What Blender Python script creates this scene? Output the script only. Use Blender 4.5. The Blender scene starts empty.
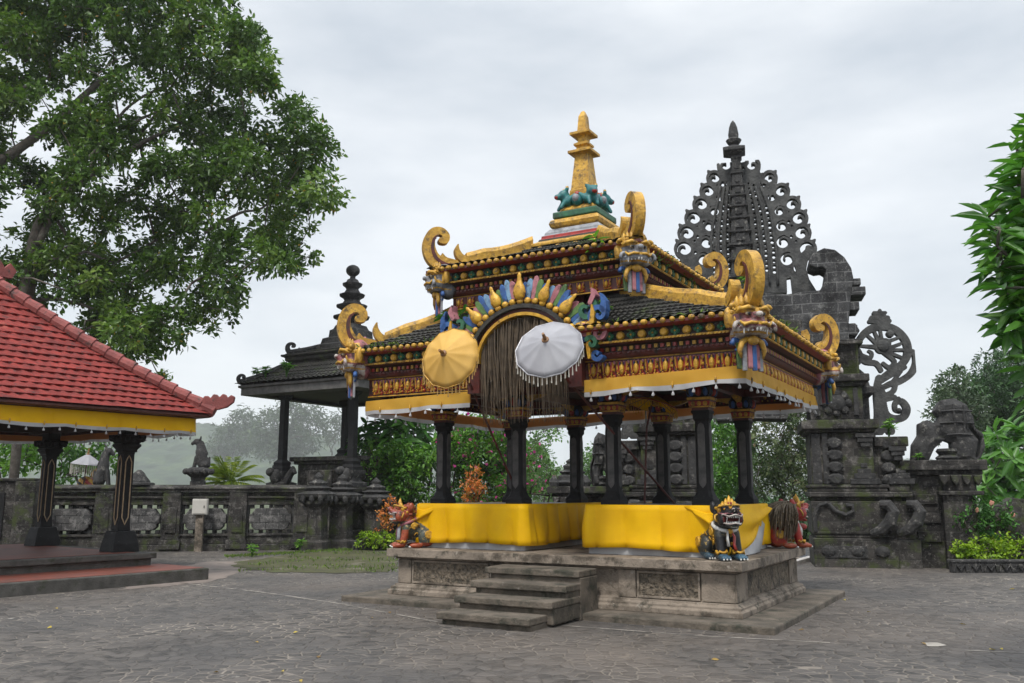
import bpy, bmesh, math, random
import numpy as np
from mathutils import Vector, Matrix, noise
R = math.radians
random.seed(7); rng = np.random.default_rng(7)
sc = bpy.context.scene
col = sc.collection

# ------------------------------------------------------------------ camera
PIT, FOC, EYE = 0.1707, 877.2, 1.6
cam_d = bpy.data.cameras.new('camera'); cam = bpy.data.objects.new('camera', cam_d); col.objects.link(cam)
cam_d.sensor_fit = 'HORIZONTAL'; cam_d.sensor_width = 36.0; cam_d.lens = 36.0*FOC/1024
cam_d.clip_start = 0.1; cam_d.clip_end = 4000
cam.location = (0, 0, EYE); cam.rotation_euler = (math.pi/2+PIT, 0, 0)
sc.camera = cam

# ------------------------------------------------------------------ sky, sun, exposure
SUN_EL, SUN_AZ = R(58), R(200)          # azimuth the light comes from, clockwise from +Y
w = bpy.data.worlds.new('World'); sc.world = w; w.use_nodes = True
nt = w.node_tree; nt.nodes.clear()
def wn(t, **k):
    n = nt.nodes.new(t)
    for a, b in k.items(): setattr(n, a, b)
    return n
sky = wn('ShaderNodeTexSky', sky_type='NISHITA'); sky.sun_disc = False
sky.sun_elevation = SUN_EL; sky.sun_rotation = SUN_AZ; sky.dust_density = 3.0; sky.altitude = 300
tc = wn('ShaderNodeTexCoord')
mp = wn('ShaderNodeMapping'); mp.inputs['Scale'].default_value = (1.0, 1.0, 3.2)
nt.links.new(tc.outputs['Generated'], mp.inputs['Vector'])
n1 = wn('ShaderNodeTexNoise'); n1.inputs['Scale'].default_value = 2.3; n1.inputs['Detail'].default_value = 7; n1.inputs['Roughness'].default_value = .52
nt.links.new(mp.outputs[0], n1.inputs['Vector'])
cr = wn('ShaderNodeValToRGB')
cr.color_ramp.elements[0].position = .36; cr.color_ramp.elements[0].color = (3.7, 4.05, 4.45, 1)
cr.color_ramp.elements[1].position = .6; cr.color_ramp.elements[1].color = (5.55, 5.75, 5.95, 1)
nt.links.new(n1.outputs['Fac'], cr.inputs['Fac'])
mx = wn('ShaderNodeMix', data_type='RGBA'); mx.inputs['Factor'].default_value = .9
nt.links.new(sky.outputs[0], mx.inputs['A']); nt.links.new(cr.outputs[0], mx.inputs['B'])
bg = wn('ShaderNodeBackground'); bg.inputs['Strength'].default_value = .1
sz = wn('ShaderNodeSeparateXYZ'); nt.links.new(tc.outputs['Generated'], sz.inputs[0])
mr = wn('ShaderNodeMapRange', interpolation_type='SMOOTHSTEP'); mr.inputs['From Min'].default_value = .48; mr.inputs['From Max'].default_value = 1.0; mr.inputs['To Min'].default_value = 1.0; mr.inputs['To Max'].default_value = 2.5
nt.links.new(sz.outputs['Z'], mr.inputs['Value'])                # an overcast sky is brightest overhead
vm_ = wn('ShaderNodeVectorMath', operation='SCALE'); nt.links.new(mx.outputs['Result'], vm_.inputs[0]); nt.links.new(mr.outputs[0], vm_.inputs['Scale'])
nt.links.new(vm_.outputs[0], bg.inputs['Color'])
ow = wn('ShaderNodeOutputWorld'); nt.links.new(bg.outputs[0], ow.inputs['Surface'])
sl = bpy.data.lights.new('sun', 'SUN'); sl.energy = 1.5; sl.angle = R(10); sl.color = (1, .96, .9)
so = bpy.data.objects.new('sun', sl); col.objects.link(so)
sdir = Vector((math.sin(SUN_AZ)*math.cos(SUN_EL), math.cos(SUN_AZ)*math.cos(SUN_EL), math.sin(SUN_EL)))
so.rotation_euler = sdir.to_track_quat('Z', 'Y').to_euler(); so.location = (0, -10, 40)
sc.view_settings.view_transform = 'Standard'; sc.view_settings.look = 'None'
sc.view_settings.gamma = 1; sc.view_settings.exposure = 0.82
sc.cycles.use_denoising = True
try: sc.cycles.denoiser = 'OPENIMAGEDENOISE'
except Exception: pass
sc.cycles.max_bounces = 6; sc.cycles.transparent_max_bounces = 8; sc.cycles.volume_bounces = 3
sc.cycles.caustics_reflective = False; sc.cycles.caustics_refractive = False

# ------------------------------------------------------------------ helpers
def at(px, py, Y):                      # a point Y metres in front of the camera from measured photo coordinates
    a = (px-512)/FOC; b = (341.5-py)/FOC; c, s = math.cos(PIT), math.sin(PIT)
    d = Vector((a, c-b*s, s+b*c)); return Vector((0, 0, EYE))+d*(Y/d.y)

class MB:
    def __init__(s): s.v = []; s.f = []; s.m = []
    def add(s, vs, fs, mi=0):
        o = len(s.v); s.v.extend([tuple(v) for v in vs])
        for f in fs: s.f.append(tuple(i+o for i in f)); s.m.append(mi)
        return s
    def box(s, c, d, mi=0, rz=0, taper=1.0, rx=0, ry=0):
        hx, hy, hz = d[0]/2, d[1]/2, d[2]/2
        P = [(-hx,-hy,-hz),(hx,-hy,-hz),(hx,hy,-hz),(-hx,hy,-hz)]+[(a*taper,b*taper,hz) for a,b in ((-hx,-hy),(hx,-hy),(hx,hy),(-hx,hy))]
        M = Matrix.Translation(c) @ Matrix.Rotation(rz,4,'Z') @ Matrix.Rotation(ry,4,'Y') @ Matrix.Rotation(rx,4,'X')
        return s.add([M@Vector(p) for p in P], [(0,3,2,1),(4,5,6,7),(0,1,5,4),(1,2,6,5),(2,3,7,6),(3,0,4,7)], mi)
    def b2(s, lo, hi, mi=0):
        return s.box([(a+b)/2 for a,b in zip(lo,hi)], [b-a for a,b in zip(lo,hi)], mi)
    def lathe(s, prof, n=16, c=(0,0,0), mi=0, rot=0, M=None, sx=1, sy=1, mis=None):
        vs = []; fs = []
        for r, z in prof:
            for k in range(n):
                a = rot+2*math.pi*k/n; p = Vector((r*math.cos(a)*sx, r*math.sin(a)*sy, z))
                if M is not None: p = M@p
                vs.append((p.x+c[0], p.y+c[1], p.z+c[2]))
        o = len(s.v); s.v.extend(vs)
        for i in range(len(prof)-1):
            for k in range(n):
                k2 = (k+1)%n
                s.f.append((o+i*n+k, o+i*n+k2, o+(i+1)*n+k2, o+(i+1)*n+k)); s.m.append(mis[i] if mis else mi)
        s.f.append(tuple(o+k for k in reversed(range(n)))); s.m.append(mis[0] if mis else mi)
        s.f.append(tuple(o+(len(prof)-1)*n+k for k in range(n))); s.m.append(mis[-1] if mis else mi)
        return s
    def sq(s, prof, c=(0,0,0), mi=0, mis=None, rz=0, n=4):       # square lathe; radius = half width
        k = 1/math.cos(math.pi/n)
        return s.lathe([(r*k, z) for r, z in prof], n, c, mi, rz+math.pi/n, mis=mis)
    def tube(s, pts, rad, n=8, mi=0, flat=1.0):
        pts = [Vector(p) for p in pts]; L = len(pts)
        if not hasattr(rad, '__len__'): rad = [rad]*L
        vs = []; up = None
        for i in range(L):
            t = (pts[min(i+1,L-1)]-pts[max(i-1,0)]).normalized()
            if up is None:
                up = Vector((0,0,1)) if abs(t.z) < .9 else Vector((1,0,0))
            x = t.cross(up)
            if x.length < 1e-4: x = t.orthogonal()
            x.normalize(); y = x.cross(t).normalized(); up = y
            for k in range(n):
                a = 2*math.pi*k/n; vs.append(pts[i]+(x*math.cos(a)+y*math.sin(a)*flat)*rad[i])
        fs = [(i*n+k, i*n+(k+1)%n, (i+1)*n+(k+1)%n, (i+1)*n+k) for i in range(L-1) for k in range(n)]
        fs += [tuple(reversed(range(n))), tuple((L-1)*n+k for k in range(n))]
        return s.add(vs, fs, mi)
    def ball(s, c, r, mi=0, n=10, m=7, M=None):
        if not hasattr(r, '__len__'): r = (r,r,r)
        prof = [(math.sin(math.pi*i/m), -math.cos(math.pi*i/m)) for i in range(m+1)]
        prof[0] = (.02, -1); prof[-1] = (.02, 1)
        S = Matrix.Diagonal((r[0], r[1], r[2], 1))
        return s.lathe(prof, n, c, mi, M=(M@S if M is not None else S))
    def prism(s, poly, y0, y1, mi=0, M=None):       # polygon in the xz plane, thickness along y
        n = len(poly); A = sum(poly[i][0]*poly[(i+1)%n][1]-poly[(i+1)%n][0]*poly[i][1] for i in range(n))
        if A < 0: poly = poly[::-1]
        vs = [Vector((x,y0,z)) for x,z in poly]+[Vector((x,y1,z)) for x,z in poly]
        if M is not None: vs = [M@v for v in vs]
        fs = [tuple(range(n)), tuple(reversed(range(n,2*n)))]+[(i, n+i, n+(i+1)%n, (i+1)%n) for i in range(n)]
        return s.add(vs, [tuple(reversed(f)) if False else f for f in fs], mi)
    def sweep(s, path, prof, closed=False, mis=0, caps=True):   # path in plan, counter-clockwise; prof = [(outward, z)]
        n = len(path); offs = []
        for i in range(n):
            def nrm(a, b):
                d = Vector((b[0]-a[0], b[1]-a[1])).normalized(); return Vector((d.y, -d.x))
            ns = []
            if closed or i > 0: ns.append(nrm(path[i-1], path[i]))
            if closed or i < n-1: ns.append(nrm(path[i], path[(i+1)%n]))
            if len(ns) == 2:
                m = ns[0]+ns[1]; m = m/ max(.2, 1+ns[0].dot(ns[1]))
            else: m = ns[0]
            offs.append(m)
        L = len(prof)
        vs = [(path[i][0]+offs[i].x*o, path[i][1]+offs[i].y*o, z) for i in range(n) for o, z in prof]
        o0 = len(s.v); s.v.extend(vs)
        for i in range(n if closed else n-1):
            j = (i+1)%n
            for k in range(L-1):
                s.f.append((o0+i*L+k, o0+j*L+k, o0+j*L+k+1, o0+i*L+k+1)); s.m.append(mis[k] if hasattr(mis,'__len__') else mis)
        if not closed and caps:
            c = mis[0] if hasattr(mis,'__len__') else mis
            s.f.append(tuple(o0+k for k in range(L))); s.m.append(c)
            s.f.append(tuple(o0+(n-1)*L+k for k in reversed(range(L)))); s.m.append(c)
        return s
    def build(s, name, mats, parent=None, smooth=False, bevel=0, fix=True, loc=None, rz=None):
        me = bpy.data.meshes.new(name); me.from_pydata(s.v, [], s.f)
        if not isinstance(mats, (list, tuple)): mats = [mats]
        for m in mats: me.materials.append(m)
        me.polygons.foreach_set('material_index', s.m)
        if smooth: me.polygons.foreach_set('use_smooth', [True]*len(s.f))
        me.update()
        if fix:
            bm = bmesh.new(); bm.from_mesh(me); bmesh.ops.recalc_face_normals(bm, faces=bm.faces); bm.to_mesh(me); bm.free()
        if smooth == 'auto':
            me.set_sharp_from_angle(angle=R(42))
        o = bpy.data.objects.new(name, me); col.objects.link(o)
        if parent: o.parent = parent
        if loc is not None: o.location = loc
        if rz is not None: o.rotation_euler = (0,0,rz)
        if bevel:
            b = o.modifiers.new('bevel','BEVEL'); b.width = bevel; b.segments = 2; b.limit_method = 'ANGLE'; b.angle_limit = R(40)
        return o

def tag(o, label=None, cat=None, group=None, kind=None):
    if label: o['label'] = label
    if cat: o['category'] = cat
    if group: o['group'] = group
    if kind: o['kind'] = kind
    return o
def thing(name, label, cat, loc=(0,0,0), rz=0, group=None):
    o = bpy.data.objects.new(name, None); col.objects.link(o); o.empty_display_size = .2
    o.location = loc; o.rotation_euler = (0,0,rz); return tag(o, label, cat, group)
def copy_tree(o, parent=None, loc=None, rz=None):
    c = o.copy(); col.objects.link(c)
    if parent: c.parent = parent
    if loc is not None: c.location = loc
    if rz is not None: c.rotation_euler = (0,0,rz)
    for ch in list(o.children): copy_tree(ch, c)
    return c

# signed-distance plates: an ornament cut out of a slab, from a function of (x, z)
def sdf_plate(mb, fn, x0, x1, z0, z1, n, y0, y1, mi=0, M=None, bulge=0.0):
    nx = n; nz = max(4, int(n*(z1-z0)/(x1-x0)))
    xs = np.linspace(x0, x1, nx+1); zs = np.linspace(z0, z1, nz+1)
    X, Z = np.meshgrid(xs, zs, indexing='ij'); D = fn(X, Z)
    D[0,:] = np.maximum(D[0,:], 1e-3); D[-1,:] = np.maximum(D[-1,:], 1e-3); D[:,0] = np.maximum(D[:,0], 1e-3); D[:,-1] = np.maximum(D[:,-1], 1e-3)
    D = np.where(np.abs(D) < 1e-6, 1e-6, D)
    vid = {}; pts = []; dep = []
    def corner(i, j):
        k = (i, j, 0)
        if k not in vid: vid[k] = len(pts); pts.append((xs[i], zs[j])); dep.append(-D[i,j])
        return vid[k]
    def edge(i, j, a, b):
        k = (min((i,j),(a,b)), max((i,j),(a,b)))
        if k not in vid:
            t = D[i,j]/(D[i,j]-D[a,b]); t = min(.97, max(.03, t))
            vid[k] = len(pts); pts.append((xs[i]+(xs[a]-xs[i])*t, zs[j]+(zs[b]-zs[j])*t)); dep.append(0)
        return vid[k]
    polys = []; rim = []
    inside = D < 0
    for i in range(nx):
        for j in range(nz):
            cs = [(i,j),(i+1,j),(i+1,j+1),(i,j+1)]; ins = [inside[c] for c in cs]
            if not any(ins): continue
            poly = []; prev_out = None
            for k in range(4):
                a, b = cs[k], cs[(k+1)%4]
                if ins[k]: poly.append((corner(*a), 0))
                if ins[k] != ins[(k+1)%4]: poly.append((edge(*a, *b), 1 if ins[k] else 2))
            ids = [p[0] for p in poly]
            if sum(ins) == 2 and ins[0] == ins[2]:      # saddle: two triangles
                for k in range(4):
                    if ins[k]:
                        e1 = edge(*cs[k-1], *cs[k]); e2 = edge(*cs[k], *cs[(k+1)%4]); polys.append([e1, corner(*cs[k]), e2]); rim.append((e2, e1))
                continue
            polys.append(ids)
            for k in range(len(poly)):
                if poly[k][1] == 1 and poly[(k+1)%len(poly)][1] == 2: rim.append((poly[k][0], poly[(k+1)%len(poly)][0]))
    N = len(pts); vs = []
    for s_, y in ((-1, y0), (1, y1)):
        for (x, z), d in zip(pts, dep):
            yy = y + s_*bulge*min(1, max(0, d)/ (abs(bulge)*1.5+1e-6)) if bulge else y
            v = Vector((x, yy, z)); vs.append(M@v if M is not None else v)
    fs = [tuple(p) for p in polys]+[tuple(N+i for i in reversed(p)) for p in polys]+[(a, N+a, N+b, b) for a, b in rim]
    mb.add(vs, fs, mi)
    return mb
def poly_sdf(pts):                       # distance to a stroked path: pts = [(x, z, radius)]
    P = np.array(pts, float)
    def f(X, Z):
        d = np.full(X.shape, 1e9)
        for i in range(len(P)-1):
            ax, az, ra = P[i]; bx, bz, rb = P[i+1]
            vx, vz = bx-ax, bz-az; L = vx*vx+vz*vz+1e-12
            t = np.clip(((X-ax)*vx+(Z-az)*vz)/L, 0, 1)
            d = np.minimum(d, np.hypot(X-ax-t*vx, Z-az-t*vz)-(ra+(rb-ra)*t))
        return d
    return f
def shape_sdf(poly):                     # filled polygon
    P = np.array(poly, float); n = len(P)
    def f(X, Z):
        d = np.full(X.shape, 1e9); ins = np.zeros(X.shape, bool)
        for i in range(n):
            ax, az = P[i]; bx, bz = P[(i+1)%n]; vx, vz = bx-ax, bz-az
            t = np.clip(((X-ax)*vx+(Z-az)*vz)/(vx*vx+vz*vz+1e-12), 0, 1)
            d = np.minimum(d, np.hypot(X-ax-t*vx, Z-az-t*vz))
            c = ((az > Z) != (bz > Z)) & (X < (bx-ax)*(Z-az)/((bz-az) if bz != az else 1e-9)+ax); ins ^= c
        return np.where(ins, -d, d)
    return f
def spiral(cx, cz, r0, r1, a0, a1, w0, w1, n=22):
    return [(cx+(r0+(r1-r0)*t)*math.cos(R(a0+(a1-a0)*t)), cz+(r0+(r1-r0)*t)*math.sin(R(a0+(a1-a0)*t)), w0+(w1-w0)*t) for t in [k/n for k in range(n+1)]]
def smooth_path(pts, n=6):               # Catmull-Rom through points with radius
    P = [pts[0]]+list(pts)+[pts[-1]]; out = []
    for i in range(1, len(P)-2):
        for k in range(n):
            t = k/n; a, b, c, d = P[i-1], P[i], P[i+1], P[i+2]
            out.append(tuple(.5*((2*b[j])+(-a[j]+c[j])*t+(2*a[j]-5*b[j]+4*c[j]-d[j])*t*t+(-a[j]+3*b[j]-3*c[j]+d[j])*t**3) for j in range(len(b))))
    out.append(tuple(pts[-1])); return out

# sculpted bodies: ellipsoids and tapered limbs fused into one continuous surface
def sculpt(name, prims, mats, voxel=.012, paint=None, parent=None, loc=None, rz=None, smooth_it=3):
    mb = MB()
    for p in prims:
        if p[0] == 'e':
            M = Matrix.Identity(4)
            if len(p) > 3: M = Matrix.Rotation(R(p[3][2]),4,'Z')@Matrix.Rotation(R(p[3][1]),4,'Y')@Matrix.Rotation(R(p[3][0]),4,'X')
            mb.ball(p[1], p[2], 0, 14, 9, M)
        else:
            a, b = Vector(p[1]), Vector(p[2]); ra, rb = p[3], p[4]; d = (b-a).normalized(); pts = []; rr = []
            for k in range(4): an = math.pi/2*k/3; pts.append(a-d*ra*math.cos(an)); rr.append(max(.002, ra*math.sin(an)))
            for k in range(4): an = math.pi/2*k/3; pts.append(b+d*rb*math.sin(an)); rr.append(max(.002, rb*math.cos(an)))
            mb.tube(pts, rr, 12)
    tmp = mb.build('tmp_'+name, mats[0])
    r = tmp.modifiers.new('r','REMESH'); r.mode = 'VOXEL'; r.voxel_size = voxel
    s = tmp.modifiers.new('s','SMOOTH'); s.factor = .5; s.iterations = smooth_it
    dg = bpy.context.evaluated_depsgraph_get(); me = bpy.data.meshes.new_from_object(tmp.evaluated_get(dg)); me.name = name
    old = tmp.data; bpy.data.objects.remove(tmp); bpy.data.meshes.remove(old)
    me.materials.clear()
    for m in mats: me.materials.append(m)
    if paint:
        me.polygons.foreach_set('material_index', [paint(p.center, p.normal) for p in me.polygons])
    me.polygons.foreach_set('use_smooth', [True]*len(me.polygons))
    o = bpy.data.objects.new(name, me); col.objects.link(o)
    if parent: o.parent = parent
    if loc is not None: o.location = loc
    if rz is not None: o.rotation_euler = (0,0,rz)
    return o

# ------------------------------------------------------------------ materials
MATS = {}
def pm(name, c1, c2=None, scale=6.0, rough=.7, bump=.3, bscale=None, dirt=None, dpos=.62, dscale=2.0, metal=0, detail=6, spots=None, dist=.02, spec=.5, dwid=.12):
    m = bpy.data.materials.new(name); m.use_nodes = True; t = m.node_tree; N = t.nodes; L = t.links
    bs = N['Principled BSDF']; bs.inputs['Roughness'].default_value = rough; bs.inputs['Metallic'].default_value = metal
    bs.inputs['Specular IOR Level'].default_value = spec
    tc = N.new('ShaderNodeTexCoord'); c2 = c2 or tuple(x*.6 for x in c1)
    n = N.new('ShaderNodeTexNoise'); n.inputs['Scale'].default_value = scale; n.inputs['Detail'].default_value = detail; n.inputs['Roughness'].default_value = .62
    L.new(tc.outputs['Object'], n.inputs['Vector'])
    r = N.new('ShaderNodeValToRGB'); r.color_ramp.elements[0].position = .35; r.color_ramp.elements[1].position = .66
    r.color_ramp.elements[0].color = (*c2, 1); r.color_ramp.elements[1].color = (*c1, 1)
    L.new(n.outputs['Fac'], r.inputs['Fac']); out = r.outputs['Color']
    for dcol, dp, ds in ([(dirt, dpos, dscale)] if dirt else [])+(spots or []):
        n2 = N.new('ShaderNodeTexNoise'); n2.inputs['Scale'].default_value = ds; n2.inputs['Detail'].default_value = 8; n2.inputs['Roughness'].default_value = .68
        mpn = N.new('ShaderNodeMapping'); mpn.inputs['Location'].default_value = (dp*37, ds*3, dp*11); L.new(tc.outputs['Object'], mpn.inputs['Vector']); L.new(mpn.outputs[0], n2.inputs['Vector'])
        r2 = N.new('ShaderNodeMapRange'); r2.inputs['From Min'].default_value = dp-dwid/2; r2.inputs['From Max'].default_value = dp+dwid/2
        L.new(n2.outputs['Fac'], r2.inputs['Value'])
        x = N.new('ShaderNodeMix'); x.data_type = 'RGBA'; L.new(r2.outputs[0], x.inputs['Factor']); L.new(out, x.inputs['A']); x.inputs['B'].default_value = (*dcol, 1); out = x.outputs['Result']
    L.new(out, bs.inputs['Base Color'])
    if bump:
        nb = N.new('ShaderNodeTexNoise'); nb.inputs['Scale'].default_value = bscale or scale*4; nb.inputs['Detail'].default_value = 6
        L.new(tc.outputs['Object'], nb.inputs['Vector'])
        b = N.new('ShaderNodeBump'); b.inputs['Strength'].default_value = bump; b.inputs['Distance'].default_value = dist
        L.new(nb.outputs['Fac'], b.inputs['Height']); L.new(b.outputs[0], bs.inputs['Normal'])
    MATS[name] = m; return m
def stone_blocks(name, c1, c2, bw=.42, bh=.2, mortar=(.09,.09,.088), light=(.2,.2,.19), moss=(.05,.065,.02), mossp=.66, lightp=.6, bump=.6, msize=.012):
    m = bpy.data.materials.new(name); m.use_nodes = True; t = m.node_tree; N = t.nodes; L = t.links
    bs = N['Principled BSDF']; bs.inputs['Roughness'].default_value = .88; bs.inputs['Specular IOR Level'].default_value = .3
    tc = N.new('ShaderNodeTexCoord'); sp = N.new('ShaderNodeSeparateXYZ'); L.new(tc.outputs['Object'], sp.inputs[0])
    ad = N.new('ShaderNodeMath'); ad.operation = 'ADD'; L.new(sp.outputs['X'], ad.inputs[0]); L.new(sp.outputs['Y'], ad.inputs[1])
    nz = N.new('ShaderNodeTexNoise'); nz.inputs['Scale'].default_value = 3; L.new(tc.outputs['Object'], nz.inputs['Vector'])
    wob = N.new('ShaderNodeMath'); wob.operation = 'MULTIPLY_ADD'; wob.inputs[1].default_value = .06; L.new(nz.outputs['Fac'], wob.inputs[0]); L.new(ad.outputs[0], wob.inputs[2])
    wob2 = N.new('ShaderNodeMath'); wob2.operation = 'MULTIPLY_ADD'; wob2.inputs[1].default_value = .05; L.new(nz.outputs['Fac'], wob2.inputs[0]); L.new(sp.outputs['Z'], wob2.inputs[2])
    cb = N.new('ShaderNodeCombineXYZ'); L.new(wob.outputs[0], cb.inputs['X']); L.new(wob2.outputs[0], cb.inputs['Y'])
    br = N.new('ShaderNodeTexBrick'); br.inputs['Scale'].default_value = 1; br.inputs['Brick Width'].default_value = bw; br.inputs['Row Height'].default_value = bh
    br.inputs['Mortar Size'].default_value = msize; br.inputs['Mortar Smooth'].default_value = .3; br.inputs['Bias'].default_value = -.1
    br.inputs['Color1'].default_value = (*c1,1); br.inputs['Color2'].default_value = (*c2,1); br.inputs['Mortar'].default_value = (*mortar,1)
    L.new(cb.outputs[0], br.inputs['Vector']); out = br.outputs['Color']
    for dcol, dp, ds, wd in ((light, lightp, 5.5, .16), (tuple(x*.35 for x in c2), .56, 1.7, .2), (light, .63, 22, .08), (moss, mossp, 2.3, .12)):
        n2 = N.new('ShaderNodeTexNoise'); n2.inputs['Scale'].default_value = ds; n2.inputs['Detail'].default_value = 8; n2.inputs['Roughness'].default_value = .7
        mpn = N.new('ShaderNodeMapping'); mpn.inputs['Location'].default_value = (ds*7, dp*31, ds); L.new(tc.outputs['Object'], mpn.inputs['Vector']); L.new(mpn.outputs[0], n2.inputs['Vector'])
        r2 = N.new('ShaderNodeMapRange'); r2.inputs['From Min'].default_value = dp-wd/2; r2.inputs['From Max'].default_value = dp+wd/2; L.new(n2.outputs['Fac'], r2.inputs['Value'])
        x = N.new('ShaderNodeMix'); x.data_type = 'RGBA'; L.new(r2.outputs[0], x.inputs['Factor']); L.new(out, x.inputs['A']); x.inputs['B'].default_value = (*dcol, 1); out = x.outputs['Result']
    L.new(out, bs.inputs['Base Color'])
    nb = N.new('ShaderNodeTexNoise'); nb.inputs['Scale'].default_value = 26; nb.inputs['Detail'].default_value = 7; nb.inputs['Roughness'].default_value = .7; L.new(tc.outputs['Object'], nb.inputs['Vector'])
    ma = N.new('ShaderNodeMath'); ma.operation = 'MULTIPLY_ADD'; ma.inputs[1].default_value = -.8; L.new(br.outputs['Fac'], ma.inputs[0]); L.new(nb.outputs['Fac'], ma.inputs[2])
    b = N.new('ShaderNodeBump'); b.inputs['Strength'].default_value = bump; b.inputs['Distance'].default_value = .03; L.new(ma.outputs[0], b.inputs['Height']); L.new(b.outputs[0], bs.inputs['Normal'])
    MATS[name] = m; return m

GOLD = pm('gold_paint', (.64,.37,.035), (.43,.22,.02), 11, .45, .5, 26, dirt=(.05,.03,.015), dpos=.6, dscale=9, metal=.15, spots=[((.2,.04,.02),.68,16)])
GOLDW = pm('worn_gold_paint', (.62,.36,.045), (.36,.19,.022), 9, .5, .55, 22, dirt=(.045,.036,.022), dpos=.6, dscale=6, metal=.1, dwid=.14, spots=[((.16,.1,.04),.6,18)])
RED = pm('oxblood_paint', (.115,.018,.012), (.05,.011,.009), 7, .5, .2, 30, dirt=(.02,.017,.014), dpos=.6, dscale=5)
REDB = pm('bright_red_paint', (.38,.028,.018), (.2,.016,.012), 9, .4, .15, 30, dirt=(.04,.015,.01), dpos=.66, dscale=6)
BLUE = pm('blue_paint', (.035,.12,.34), (.02,.06,.19), 9, .55, .2, 30, dirt=(.03,.03,.03), dpos=.6, dscale=7)
LBLUE = pm('pale_blue_paint', (.19,.34,.48), (.11,.2,.34), 9, .6, .2, 30, dirt=(.05,.05,.05), dpos=.6, dscale=7)
PINK = pm('pink_paint', (.43,.18,.2), (.28,.09,.11), 9, .6, .2, 30, dirt=(.06,.035,.03), dpos=.6, dscale=7)
GREEN = pm('green_paint', (.035,.15,.07), (.015,.07,.04), 9, .5, .15, 30, dirt=(.015,.02,.012), dpos=.6)
LGREEN = pm('leaf_green_paint', (.12,.22,.06), (.06,.13,.03), 9, .6, .2, 30, dirt=(.03,.04,.02), dpos=.6, dscale=7)
TEAL = pm('teal_paint', (.02,.19,.18), (.01,.08,.09), 12, .5, .2, 30, dirt=(.1,.03,.02), dpos=.68, dscale=14)
WHITE = pm('white_paint', (.72,.71,.68), (.5,.5,.48), 10, .5, .1, 40)
GREYP = pm('grey_paint', (.3,.31,.33), (.16,.165,.18), 10, .55, .2, 40, dirt=(.03,.03,.03), dpos=.6)
BLACKP = pm('black_paint', (.018,.018,.02), (.008,.008,.009), 10, .42, .4, 30, spots=[((.09,.085,.07),.66,12)], spec=.35)
ORANGEP = pm('orange_red_paint', (.38,.085,.03), (.22,.035,.016), 12, .42, .2, 40, dirt=(.06,.03,.02), dpos=.58, dscale=9)
COLB = pm('black_stone_column', (.016,.016,.017), (.008,.008,.0085), 5, .6, .3, 40, spots=[((.06,.06,.058),.68,9)], spec=.22)
COLG = pm('worn_grey_column_panel', (.11,.105,.1), (.04,.04,.04), 7, .7, .3, 40)
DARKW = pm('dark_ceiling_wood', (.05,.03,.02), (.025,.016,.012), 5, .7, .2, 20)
CONC = pm('weathered_concrete', (.285,.235,.185), (.17,.14,.11), 2.6, .88, .5, 40, dirt=(.075,.06,.044), dpos=.555, dscale=2.6, spots=[((.045,.042,.03),.61,6),((.36,.32,.27),.66,11)])
CONCD = pm('dark_stained_concrete', (.155,.128,.1), (.065,.056,.043), 3.2, .9, .7, 34, dirt=(.035,.035,.024), dpos=.58, dscale=3.2, spots=[((.3,.28,.25),.7,8)])
CARVED = pm('carved_relief_stone', (.23,.185,.135), (.06,.05,.038), 19, .9, 1.0, 19, dirt=(.04,.037,.028), dpos=.6, dscale=3, dist=.06)
TILED = pm('dark_mossy_roof_tile', (.045,.042,.036), (.016,.015,.013), 8, .8, .6, 40, dirt=(.045,.06,.018), dpos=.6, dscale=3)
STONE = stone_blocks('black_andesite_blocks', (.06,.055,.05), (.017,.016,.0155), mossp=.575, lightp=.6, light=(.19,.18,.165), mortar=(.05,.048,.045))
STONEP = pm('black_andesite', (.05,.049,.048), (.018,.018,.0185), 5, .9, 1.0, 18, dirt=(.05,.06,.022), dpos=.66, dscale=2.2, spots=[((.18,.172,.155),.62,8),((.012,.012,.012),.58,4),((.16,.155,.145),.66,26)])
STONEL = pm('carved_grey_andesite', (.085,.086,.083), (.034,.035,.035), 5, .9, 1.0, 18, spots=[((.03,.03,.031),.6,3),((.16,.16,.155),.67,14)])
def cloth(name, c, c2, rough=.65, sheen=.3, trans=.3):
    m = pm(name, c, c2, 2.5, rough, .12, 180, detail=3); bs = m.node_tree.nodes['Principled BSDF']; bs.inputs['Sheen Weight'].default_value = 0.0; bs.inputs['Specular IOR Level'].default_value = .2
    T = m.node_tree; tr = T.nodes.new('ShaderNodeBsdfTranslucent'); tr.inputs['Color'].default_value = (*c, 1); ms = T.nodes.new('ShaderNodeMixShader'); ms.inputs[0].default_value = trans
    T.links.new(bs.outputs[0], ms.inputs[1]); T.links.new(tr.outputs[0], ms.inputs[2]); T.links.new(ms.outputs[0], T.nodes['Material Output'].inputs['Surface']); return m
YCL = cloth('yellow_satin_cloth', (.9,.53,.003), (.8,.44,.003), .55, trans=.12)
YCLF = cloth('faded_yellow_cloth', (.78,.48,.075), (.66,.37,.045), .6, trans=.4)
WCL = cloth('white_lining_cloth', (.62,.62,.62), (.45,.45,.46), .7)
TAN = cloth('tan_backlit_cloth', (.62,.34,.17), (.55,.29,.14), .7, trans=.5)  # tan paints in how the yellow cloth looks from inside, lit through
UMBY = cloth('yellow_umbrella_cloth', (.8,.52,.15), (.7,.43,.1), .5)
UMBW = cloth('white_umbrella_cloth', (.5,.5,.525), (.4,.4,.43), .5)
WOODP = pm('varnished_wood_pole', (.3,.15,.05), (.18,.08,.025), 8, .4, .1, 30)
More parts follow.
